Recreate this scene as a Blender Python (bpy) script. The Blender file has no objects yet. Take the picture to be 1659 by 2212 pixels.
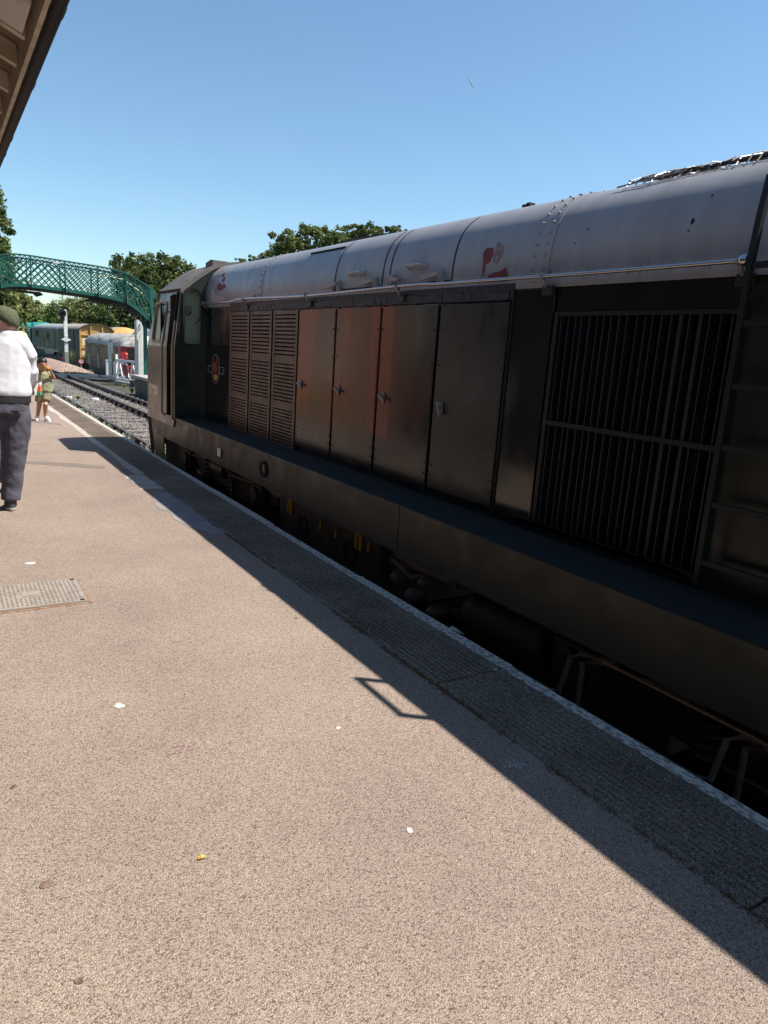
import bpy, bmesh, math, random
from mathutils import Vector, Matrix, noise
random.seed(7)
S = bpy.context.scene
COL = S.collection
R = math.radians

# ------------------------------------------------------------------ camera
FPX, IW, IH = 1520.0, 1659.0, 2212.0
CAM = Vector((0, 0, 1.6))
def cam_matrix(vp=(-140.0, 700.0), roll=0.067):
    dy = Vector((vp[0]-IW/2, -(vp[1]-IH/2), -FPX)).normalized()
    u = Vector((math.sin(roll), math.cos(roll), 0))
    u.z = -(u.x*dy.x+u.y*dy.y)/dy.z
    u.normalize()
    x = dy.cross(u)
    return Matrix((x, dy, u))          # world = M @ camera
CM = cam_matrix()
cd = bpy.data.cameras.new('camera')
cam = bpy.data.objects.new('camera', cd)
COL.objects.link(cam)
cam.matrix_world = Matrix.Translation(CAM) @ CM.to_4x4()
cd.sensor_fit = 'HORIZONTAL'; cd.sensor_width = 36; cd.lens = 36*FPX/IW
cd.clip_start = 0.05; cd.clip_end = 20000
S.camera = cam

# ------------------------------------------------------------------ light
SUN = Vector((.86*math.cos(R(56)), -.51*math.cos(R(56)), math.sin(R(56)))).normalized()
w = bpy.data.worlds.new('World'); S.world = w; w.use_nodes = True
nt = w.node_tree; bg = nt.nodes['Background']
sky = nt.nodes.new('ShaderNodeTexSky'); sky.sky_type = 'NISHITA'; sky.sun_disc = False
sky.sun_elevation = R(56); sky.sun_rotation = math.atan2(SUN.x, SUN.y)
sky.altitude = 50; sky.air_density = 1.05; sky.dust_density = 0.2; sky.ozone_density = 2.8
tint = nt.nodes.new('ShaderNodeVectorMath'); tint.operation = 'MULTIPLY'; tint.inputs[1].default_value = (.94, 1.06, 1.05)
nt.links.new(sky.outputs[0], tint.inputs[0]); nt.links.new(tint.outputs[0], bg.inputs[0]); bg.inputs[1].default_value = 0.094
sl = bpy.data.lights.new('sun', 'SUN'); sl.energy = 4.6; sl.angle = R(.5); sl.color = (1, .945, .855)
so = bpy.data.objects.new('sun', sl); COL.objects.link(so)
so.rotation_euler = SUN.to_track_quat('Z', 'Y').to_euler(); so.location = (30, -20, 40)
S.view_settings.view_transform = 'Standard'; S.view_settings.look = 'None'
S.view_settings.exposure = 0.75; S.view_settings.gamma = 1.0
S.cycles.max_bounces = 8

def ray(px, py):
    return (CM @ Vector((px-IW/2, -(py-IH/2), -FPX))).normalized()
def at(px, py, Y):                      # the point of the place at distance Y seen there
    r = ray(px, py); return CAM + r*(Y/r.y)
def gnd(px, py, z=0.0):
    r = ray(px, py); return CAM + r*((z-CAM.z)/r.z)

# ------------------------------------------------------------------ materials
def mat(name, col, rough=.6, metal=0.0, col2=None, nscale=3.0, ndetail=6, lo=.4, hi=.6, bump=0.0, bscale=40.0,
        spec=.5, stretch=(1, 1, 1), coat=0.0, rvar=0.0, bstretch=(1, 1, 1), trans=0.0):
    m = bpy.data.materials.new(name); m.use_nodes = True
    n = m.node_tree.nodes; l = m.node_tree.links; b = n['Principled BSDF']
    b.inputs['Base Color'].default_value = (*col, 1); b.inputs['Roughness'].default_value = rough
    b.inputs['Metallic'].default_value = metal; b.inputs['Specular IOR Level'].default_value = spec
    b.inputs['Coat Weight'].default_value = coat
    if trans: b.inputs['Transmission Weight'].default_value = trans
    tc = n.new('ShaderNodeTexCoord')
    def nz(scale, st, detail=6):
        mp = n.new('ShaderNodeMapping'); mp.inputs['Scale'].default_value = st
        l.new(tc.outputs['Object'], mp.inputs[0])
        t = n.new('ShaderNodeTexNoise'); t.inputs['Scale'].default_value = scale; t.inputs['Detail'].default_value = detail
        l.new(mp.outputs[0], t.inputs['Vector']); return t
    if col2:
        t = nz(nscale, stretch, ndetail)
        mr = n.new('ShaderNodeMapRange'); mr.inputs[1].default_value = lo; mr.inputs[2].default_value = hi
        l.new(t.outputs[0], mr.inputs[0])
        mx = n.new('ShaderNodeMix'); mx.data_type = 'RGBA'
        mx.inputs[6].default_value = (*col, 1); mx.inputs[7].default_value = (*col2, 1)
        l.new(mr.outputs[0], mx.inputs[0]); l.new(mx.outputs[2], b.inputs['Base Color'])
        m['mix'] = mx.name
    if rvar:
        t = nz(nscale*1.7, stretch)
        mr = n.new('ShaderNodeMapRange'); mr.inputs[1].default_value = .3; mr.inputs[2].default_value = .7
        mr.inputs[3].default_value = max(0, rough-rvar); mr.inputs[4].default_value = min(1, rough+rvar)
        l.new(t.outputs[0], mr.inputs[0]); l.new(mr.outputs[0], b.inputs['Roughness'])
    if bump:
        t = nz(bscale, bstretch)
        bp = n.new('ShaderNodeBump'); bp.inputs['Strength'].default_value = 1; bp.inputs['Distance'].default_value = bump
        l.new(t.outputs[0], bp.inputs['Height']); l.new(bp.outputs[0], b.inputs['Normal'])
    return m

def aggregate(name, cells, scale, patch, pscale=.6, bump=.003, rough=.9, gap=.5):
    """exposed pebble aggregate: a colour per pebble, broad worn patches, a bump between pebbles"""
    m = bpy.data.materials.new(name); m.use_nodes = True
    n = m.node_tree.nodes; l = m.node_tree.links; b = n['Principled BSDF']
    b.inputs['Roughness'].default_value = rough; b.inputs['Specular IOR Level'].default_value = .25
    tc = n.new('ShaderNodeTexCoord')
    v = n.new('ShaderNodeTexVoronoi'); v.inputs['Scale'].default_value = scale
    dn = n.new('ShaderNodeTexNoise'); dn.inputs['Scale'].default_value = scale*.9; dn.inputs['Detail'].default_value = 2
    l.new(tc.outputs['Object'], dn.inputs['Vector'])
    dv = n.new('ShaderNodeVectorMath'); dv.operation = 'SCALE'; dv.inputs['Scale'].default_value = .9/scale; l.new(dn.outputs['Color'], dv.inputs[0])
    da = n.new('ShaderNodeVectorMath'); l.new(tc.outputs['Object'], da.inputs[0]); l.new(dv.outputs[0], da.inputs[1])
    l.new(da.outputs[0], v.inputs['Vector'])
    sep = n.new('ShaderNodeSeparateColor'); l.new(v.outputs['Color'], sep.inputs[0])
    cr = n.new('ShaderNodeValToRGB'); cr.color_ramp.interpolation = 'LINEAR'
    e = cr.color_ramp.elements
    while len(e) < len(cells): e.new(.5)
    for i, c in enumerate(cells):
        e[i].position = i/(len(cells)-1); e[i].color = (*c, 1)
    l.new(sep.outputs[0], cr.inputs[0])
    # dark gaps where pebbles meet
    gp = n.new('ShaderNodeMapRange'); gp.inputs[1].default_value = .25; gp.inputs[2].default_value = .75
    gp.inputs[3].default_value = 1.06; gp.inputs[4].default_value = gap
    l.new(v.outputs['Distance'], gp.inputs[0])
    t = n.new('ShaderNodeTexNoise'); t.inputs['Scale'].default_value = pscale; t.inputs['Detail'].default_value = 8
    t.inputs['Roughness'].default_value = .65
    l.new(tc.outputs['Object'], t.inputs['Vector'])
    pr = n.new('ShaderNodeValToRGB'); pe = pr.color_ramp.elements
    pe[0].position = .32; pe[0].color = (*patch[0], 1); pe[1].position = .68; pe[1].color = (*patch[1], 1)
    l.new(t.outputs[0], pr.inputs[0])
    m1 = n.new('ShaderNodeMix'); m1.data_type = 'RGBA'; m1.blend_type = 'MULTIPLY'; m1.inputs[0].default_value = 1
    l.new(cr.outputs[0], m1.inputs[6]); l.new(pr.outputs[0], m1.inputs[7])
    m2 = n.new('ShaderNodeVectorMath'); m2.operation = 'SCALE'
    l.new(m1.outputs[2], m2.inputs[0]); l.new(gp.outputs[0], m2.inputs['Scale'])
    l.new(m2.outputs[0], b.inputs['Base Color'])
    bp = n.new('ShaderNodeBump'); bp.inputs['Strength'].default_value = 1; bp.inputs['Distance'].default_value = bump
    bp.invert = True
    l.new(v.outputs['Distance'], bp.inputs['Height']); l.new(bp.outputs[0], b.inputs['Normal'])
    return m

def brick(name, c1, c2, mortar, plane='yz'):
    m = bpy.data.materials.new(name); m.use_nodes = True
    n = m.node_tree.nodes; l = m.node_tree.links; b = n['Principled BSDF']; b.inputs['Roughness'].default_value = .9
    tc = n.new('ShaderNodeTexCoord'); s = n.new('ShaderNodeSeparateXYZ'); c = n.new('ShaderNodeCombineXYZ')
    l.new(tc.outputs['Object'], s.inputs[0]); l.new(s.outputs[1], c.inputs[0]); l.new(s.outputs[2], c.inputs[1])
    t = n.new('ShaderNodeTexBrick'); l.new(c.outputs[0], t.inputs['Vector'])
    t.inputs['Color1'].default_value = (*c1, 1); t.inputs['Color2'].default_value = (*c2, 1); t.inputs['Mortar'].default_value = (*mortar, 1)
    t.inputs['Scale'].default_value = 1; t.inputs['Brick Width'].default_value = .225; t.inputs['Row Height'].default_value = .075
    t.inputs['Mortar Size'].default_value = .008
    l.new(t.outputs[0], b.inputs['Base Color'])
    return m

GREENBLK = (.007, .010, .009)
M = dict(
    tarmac=aggregate('platform_aggregate', [(.150, .116, .101), (.345, .266, .222), (.425, .332, .275), (.475, .378, .308), (.37, .30, .262), (.58, .485, .405)], 230,
                     [(.80, .77, .77), (1.04, 1.02, .97)], .9, .0022, gap=.52),
    coping=aggregate('edging_concrete', [(.17, .135, .105), (.32, .255, .19), (.37, .295, .225), (.52, .44, .35)], 160, [(.50, .50, .52), (1, .98, .95)], 1.6, .004),
    whiteline=mat('worn_white_paint', (.66, .615, .53), .85, col2=(.22, .20, .17), nscale=60, lo=.42, hi=.60, bump=.006, bscale=70, stretch=(1, .55, 1), ndetail=10),
    cement=mat('pale_cement', (.47, .42, .35), .9, col2=(.36, .32, .27), nscale=12, bump=.003, bscale=90),
    greycement=mat('grey_cement', (.27, .25, .24), .85, col2=(.22, .20, .19), nscale=8, bump=.001, bscale=90),
    tar=mat('tar_strip', (.15, .12, .10), .85, col2=(.22, .175, .14), nscale=60, bump=.002, bscale=150),
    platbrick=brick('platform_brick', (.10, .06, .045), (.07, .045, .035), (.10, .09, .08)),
    ballast=aggregate('ballast_stone', [(.06, .055, .05), (.13, .115, .105), (.20, .18, .16), (.29, .26, .23)], 22, [(.45, .44, .44), (1, .97, .93)], .5, .03),
    stone=mat('loose_stone', (.25, .22, .19), .9, col2=(.10, .093, .09), nscale=3, lo=.35, hi=.65),
    pinkstone=mat('pink_gravel', (.42, .30, .24), .9, col2=(.30, .21, .17), nscale=2, lo=.35, hi=.65),
    earth=mat('yard_earth', (.065, .054, .042), .95, col2=(.05, .052, .026), nscale=.25, bump=.05, bscale=3),
    rail=mat('rail_steel', (.055, .042, .035), .6, .3, col2=(.09, .06, .045), nscale=8),
    railtop=mat('rail_head', (.13, .115, .105), .55, .6),
    sleeper=mat('sleeper_timber', (.13, .115, .105), .95, col2=(.22, .20, .18), nscale=5, stretch=(.3, 4, 4)),
    plank=mat('weathered_plank', (.46, .41, .36), .9, col2=(.34, .30, .26), nscale=6, stretch=(.4, 6, 6), bump=.004, bscale=30),
    hood=mat('dark_green_paint', GREENBLK, .13, col2=(.013, .014, .012), nscale=2.2, lo=.35, hi=.7, spec=.65, bump=.0004, bscale=11, bstretch=(1, 3.2, .35), rvar=.05, stretch=(1, 1.6, .5)),
    zoneddoor=mat('zoned_door_colour', GREENBLK, .20, col2=(.013, .014, .012), nscale=2.2, lo=.35, hi=.7, spec=.45, bump=.0004, bscale=11, bstretch=(1, 3.2, .35), rvar=.05, stretch=(1, 1.6, .5)),
    hoodrough=mat('dirty_green_paint', (.014, .017, .0125), .42, col2=(.024, .023, .016), nscale=3, lo=.4, hi=.65, spec=.38, bump=.0015, bscale=22, bstretch=(1, 2, .6), rvar=.12),
    cabgreen=mat('cab_green_paint', (.016, .020, .015), .24, col2=(.032, .031, .024), nscale=1.6, lo=.4, hi=.7, spec=.6, bump=.001, bscale=14, rvar=.1),
    cabroof=mat('cab_roof_paint', (.16, .135, .115), .75, col2=(.12, .105, .09), nscale=4, bump=.001, bscale=60),
    louvre=mat('louvre_paint', (.036, .030, .027), .42, col2=(.052, .042, .036), nscale=5, spec=.6, rvar=.08),
    black=mat('black_void', (.006, .006, .007), .9),
    dark=mat('grimy_black', (.022, .020, .019), .6, col2=(.035, .028, .023), nscale=6, bump=.003, bscale=40),
    deck=mat('footplate_grey', (.025, .024, .021), .75, col2=(.022, .021, .020), nscale=4, spec=.3, bump=.001, bscale=80, rvar=.1),
    roof=mat('roof_grey_paint', (.315, .298, .295), .34, col2=(.26, .24, .23), nscale=3.2, lo=.38, hi=.75, spec=.6, bump=.0016, bscale=9, stretch=(1, 2.6, .4), rvar=.1, ndetail=9),
    primer=mat('red_primer', (.22, .024, .02), .6, col2=(.15, .018, .016), nscale=14),
    primerpale=mat('pale_filler', (.50, .40, .38), .7),
    scuff=mat('brown_scuff', (.20, .13, .11), .7, col2=(.32, .28, .29), nscale=20),
    steel=mat('polished_pipe', (.50, .48, .47), .26, 1.0, bump=.001, bscale=20),
    greymetal=mat('grey_metal', (.30, .29, .29), .42, .6, col2=(.20, .18, .17), nscale=12),
    pipegrey=mat('dusty_pipe', (.14, .105, .09), .6, col2=(.09, .07, .06), nscale=10),
    gasket=mat('cracked_sealant', (.02, .022, .027), .5, bump=.008, bscale=30),
    olive=mat('olive_yellow_paint', (.16, .17, .045), .45, col2=(.11, .11, .04), nscale=6),
    yellow=mat('yellow_handle_paint', (.55, .29, .03), .5),
    cream=mat('cream_lettering', (.88, .80, .68), .6), emblem=mat('emblem_line', (.34, .31, .26), .6),
    crestred=mat('crest_red', (.36, .02, .035), .5), gold=mat('crest_gold', (.46, .31, .10), .5),
    lining=mat('pale_cab_lining', (.80, .78, .62), .6), ladder=mat('ladder_paint', (.010, .012, .010), .5, spec=.35), dulldoor=mat('dull_green_paint', (.008, .011, .010), .34, col2=(.016, .016, .013), nscale=3, lo=.4, hi=.7, spec=.55, bump=.0008, bscale=16, bstretch=(1, 3, .4), rvar=.1), grilledark=mat('grille_paint', (.014, .016, .020), .5, spec=.4), corenavy=mat('radiator_navy', (.006, .009, .018), .6), beige=mat('cab_interior_beige', (.36, .34, .26), .7), cabred=mat('red_cloth', (.65, .03, .03), .7),
    wood=mat('door_edge_wood', (.22, .15, .095), .5, col2=(.30, .20, .12), nscale=9, stretch=(4, 4, .4)),
    bridge=mat('emerald_bridge_paint', (.005, .085, .060), .45, col2=(.007, .11, .077), nscale=2, rvar=.08),
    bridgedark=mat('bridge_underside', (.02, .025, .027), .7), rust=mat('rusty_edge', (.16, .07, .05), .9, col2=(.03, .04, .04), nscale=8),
    paleyellow=mat('yellow_rail_paint', (.75, .66, .38), .6),
    white=mat('white_paint', (.78, .77, .74), .55, col2=(.66, .65, .62), nscale=4), whitedirty=mat('flaking_white', (.62, .61, .56), .7, col2=(.50, .49, .46), nscale=7, lo=.5, hi=.7),
    postgrey=mat('grey_post_paint', (.26, .25, .21), .7), sigblack=mat('signal_black', (.008, .008, .009), .5),
    signred=mat('sign_red', (.60, .025, .025), .5), ink=mat('sign_black', (.015, .015, .015), .5),
    gatered=mat('target_red', (.28, .05, .035), .6),
    maroon=mat('tube_red', (.40, .022, .045), .4, col2=(.32, .02, .04), nscale=3), faded=mat('faded_maroon', (.15, .055, .048), .6, col2=(.27, .13, .10), nscale=2.2, lo=.45, hi=.62, stretch=(1, 1, 2)),
    coachroof=mat('weathered_coach_roof', (.48, .48, .46), .7, col2=(.20, .155, .105), nscale=2.2, lo=.40, hi=.62, ndetail=9), silver=mat('bare_metal_trim', (.34, .33, .33), .5, .3, col2=(.22, .19, .18), nscale=3),
    glass=mat('dark_glass', (.015, .017, .016), .10, spec=.45), greenglass=mat('mossy_glass', (.09, .10, .03), .25, col2=(.05, .06, .02), nscale=25, stretch=(1, 1, .1)),
    vanyellow=mat('ochre_van_end', (.60, .36, .12), .65, col2=(.50, .28, .09), nscale=2), vanbrown=mat('brown_van_side', (.13, .105, .075), .8, col2=(.085, .07, .055), nscale=1.2, stretch=(1, 4, .4)),
    vanroof=mat('tan_van_roof', (.45, .39, .33), .8, col2=(.30, .25, .22), nscale=1.5), locogreen=mat('faded_loco_green', (.030, .055, .042), .55, col2=(.055, .08, .06), nscale=.9), locoroof=mat('grey_loco_roof', (.38, .39, .41), .7, col2=(.27, .27, .28), nscale=1),
    tarp=mat('turquoise_tarpaulin', (.035, .42, .34), .5, bump=.05, bscale=2), locodark=mat('dark_green_side', (.018, .030, .026), .5),
    leafA=mat('leaf_mid', (.17, .21, .062), .55, col2=(.125, .165, .045), nscale=.6), leafB=mat('leaf_dark', (.06, .09, .03), .55), leafC=mat('leaf_light', (.19, .22, .06), .55, col2=(.15, .18, .05), nscale=.6),
    leafD=mat('leaf_pale_bush', (.42, .42, .18), .6, col2=(.33, .35, .13), nscale=.7), bark=mat('bark', (.12, .10, .08), .9, bump=.02, bscale=10), barkpale=mat('pale_bark', (.30, .28, .24), .9),
    weed=mat('silvery_weed', (.42, .43, .35), .7), grassy=mat('dry_grass', (.32, .30, .09), .8), moss=mat('dry_moss', (.19, .115, .045), .95, col2=(.13, .10, .035), nscale=25),
    soffit=mat('soffit_boards', (.26, .21, .16), .9, col2=(.17, .135, .10), nscale=4, stretch=(1, 8, 1)), rafter=mat('painted_rafter', (.66, .56, .43), .75, col2=(.50, .41, .30), nscale=5), board=mat('peeling_white_board', (.66, .63, .58), .8, col2=(.45, .38, .30), nscale=6, lo=.55, hi=.68),
    gutter=mat('black_gutter', (.006, .006, .009), .65, spec=.3, bump=.001, bscale=30), tile=mat('roof_tile', (.10, .06, .045), .9),
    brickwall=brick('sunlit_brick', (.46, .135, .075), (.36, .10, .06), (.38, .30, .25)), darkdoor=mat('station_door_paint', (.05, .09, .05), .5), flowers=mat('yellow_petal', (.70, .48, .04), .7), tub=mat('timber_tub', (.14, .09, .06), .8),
    iron=mat('cover_iron', (.36, .315, .265), .6, .1, col2=(.29, .25, .21), nscale=12), irondark=mat('cover_dark_iron', (.21, .18, .15), .7, .1), rustline=mat('rust_stain', (.30, .13, .06), .9, col2=(.33, .25, .18), nscale=20),  # irondark: darker iron for rim, studs and drain slot
    dropping=mat('white_dropping', (.60, .58, .54), .8), gum=mat('gum_stain', (.11, .065, .05), .9, col2=(.22, .15, .12), nscale=60), purple=mat('purple_stain', (.17, .105, .10), .9, col2=(.32, .24, .19), nscale=70, lo=.42, hi=.58), leaf=mat('yellow_leaf', (.55, .36, .08), .6),
    skin=mat('skin_fair', (.58, .33, .25), .5), skinb=mat('skin_tan', (.40, .21, .13), .5), shirt=mat('white_cotton', (.66, .65, .69), .85, bump=.006, bscale=11), trousers=mat('slate_trousers', (.090, .085, .108), .85, col2=(.07, .066, .088), nscale=8, bump=.02, bscale=8), belt=mat('black_cloth', (.015, .014, .016), .8),
    cap=mat('olive_tweed', (.105, .115, .06), .9, col2=(.075, .085, .045), nscale=30, bump=.004, bscale=40), hairgrey=mat('grey_brown_hair', (.13, .10, .08), .7), hairblack=mat('black_hair', (.010, .009, .009), .45), hairbrown=mat('brown_hair', (.12, .07, .04), .6),
    shoe=mat('dark_shoe', (.03, .04, .05), .6, col2=(.06, .07, .075), nscale=20), sole=mat('grey_sole', (.30, .28, .26), .8), shoewhite=mat('white_shoe', (.78, .76, .72), .6), soleblack=mat('black_sole', (.03, .03, .03), .8), khaki=mat('khaki_cotton', (.27, .26, .155), .85, bump=.01, bscale=16), khakidark=mat('khaki_shorts', (.20, .17, .10), .85, bump=.01, bscale=16),
    bagor=mat('orange_print', (.75, .20, .08), .6), baggr=mat('green_print', (.08, .42, .22), .6), bagwh=mat('white_paper', (.80, .80, .76), .6), juice=mat('orange_juice', (.75, .32, .03), .2), capgreen=mat('green_cap', (.02, .40, .12), .4), straw=mat('cream_cap', (.78, .62, .30), .8), dress=mat('pale_top', (.45, .36, .32), .8), lip=mat('lip', (.35, .13, .11), .6), eye=mat('eye', (.02, .015, .012), .3),
    bluegrey=mat('blue_grey_roof', (.20, .27, .33), .5), contrail=mat('contrail_ice', (.52, .60, .68), 1.0), greypl=mat('grey_plinth', (.17, .17, .175), .6), patchgrn=mat('coarse_grit', (.55, .53, .50), .9),
)
def zoned_door(m):
    # door colour in zones: red-brown above, grey green strips, dark green at the bottom
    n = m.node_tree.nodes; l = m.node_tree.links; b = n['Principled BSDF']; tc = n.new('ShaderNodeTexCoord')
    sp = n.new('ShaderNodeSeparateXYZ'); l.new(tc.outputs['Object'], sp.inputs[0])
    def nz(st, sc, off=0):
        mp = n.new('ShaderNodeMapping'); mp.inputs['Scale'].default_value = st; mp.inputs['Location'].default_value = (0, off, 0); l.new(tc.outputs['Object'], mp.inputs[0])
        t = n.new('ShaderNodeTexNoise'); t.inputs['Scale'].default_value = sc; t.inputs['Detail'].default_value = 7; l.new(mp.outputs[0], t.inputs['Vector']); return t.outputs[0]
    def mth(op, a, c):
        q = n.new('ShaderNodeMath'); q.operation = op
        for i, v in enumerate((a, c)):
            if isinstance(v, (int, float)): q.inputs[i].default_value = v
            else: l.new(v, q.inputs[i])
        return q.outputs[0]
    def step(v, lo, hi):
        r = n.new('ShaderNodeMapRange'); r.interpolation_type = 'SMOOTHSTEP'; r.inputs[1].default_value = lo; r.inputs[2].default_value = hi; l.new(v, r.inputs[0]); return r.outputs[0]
    zz = mth('ADD', sp.outputs[2], mth('MULTIPLY', nz((1, 5, 2), 1.2), .30))      # height + ragged noise edge
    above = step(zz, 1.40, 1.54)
    strip = step(nz((.1, 1, .12), 2.6, 3.3), .54, .60)                              # tall grey green strips
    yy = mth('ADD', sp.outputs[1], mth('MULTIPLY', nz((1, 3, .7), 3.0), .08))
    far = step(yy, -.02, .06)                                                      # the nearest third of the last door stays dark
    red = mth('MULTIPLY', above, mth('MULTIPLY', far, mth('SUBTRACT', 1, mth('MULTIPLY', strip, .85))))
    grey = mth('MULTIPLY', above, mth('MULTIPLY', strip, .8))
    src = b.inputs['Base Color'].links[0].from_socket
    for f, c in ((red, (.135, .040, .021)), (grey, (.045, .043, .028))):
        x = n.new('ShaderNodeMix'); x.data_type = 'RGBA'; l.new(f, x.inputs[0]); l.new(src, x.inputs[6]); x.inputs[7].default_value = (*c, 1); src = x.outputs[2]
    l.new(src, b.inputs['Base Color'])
zoned_door(M['zoneddoor'])
def leafy(m):                            # leaves let some light through
    n = m.node_tree.nodes; l = m.node_tree.links; b = n['Principled BSDF']; o = n['Material Output']
    t = n.new('ShaderNodeBsdfTranslucent'); x = n.new('ShaderNodeMixShader'); x.inputs[0].default_value = .38
    if b.inputs['Base Color'].links: l.new(b.inputs['Base Color'].links[0].from_socket, t.inputs[0])
    else: t.inputs[0].default_value = b.inputs['Base Color'].default_value
    l.new(b.outputs[0], x.inputs[1]); l.new(t.outputs[0], x.inputs[2]); l.new(x.outputs[0], o.inputs[0])
for k_ in ('leafA', 'leafB', 'leafC', 'leafD', 'weed', 'grassy'): leafy(M[k_])
def clear_glass():
    m = bpy.data.materials.new('window_glass'); m.use_nodes = True
    n = m.node_tree.nodes; l = m.node_tree.links; n.remove(n['Principled BSDF']); out = n['Material Output']
    t = n.new('ShaderNodeBsdfTransparent'); t.inputs[0].default_value = (.85, .88, .84, 1); g = n.new('ShaderNodeBsdfGlossy'); g.inputs['Roughness'].default_value = .03
    f = n.new('ShaderNodeFresnel'); f.inputs[0].default_value = 1.5; x = n.new('ShaderNodeMixShader')
    l.new(f.outputs[0], x.inputs[0]); l.new(t.outputs[0], x.inputs[1]); l.new(g.outputs[0], x.inputs[2]); l.new(x.outputs[0], out.inputs[0])
    return m
M['pane'] = clear_glass()

# ------------------------------------------------------------------ mesh helpers
ORI = {}
def link(o, parent=None):
    COL.objects.link(o)
    if parent is not None: o.parent = parent
    return o
def tag(o, label=None, cat=None, group=None, kind=None):
    if label: o['label'] = label
    if cat: o['category'] = cat
    if group: o['group'] = group
    if kind: o['kind'] = kind
    return o
def thing(name, loc, label, cat, group=None):
    o = bpy.data.objects.new(name, None); o.empty_display_size = .2
    link(o); o.location = loc; ORI[o.name] = Vector(loc); return tag(o, label, cat, group)
def copy_tree(o, parent=None, loc=None, rz=None):
    c = o.copy(); COL.objects.link(c); c.parent = parent
    if loc is not None: c.location = loc
    if rz is not None: c.rotation_euler = (0, 0, rz)
    for ch in list(o.children): copy_tree(ch, c)
    return c

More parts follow.
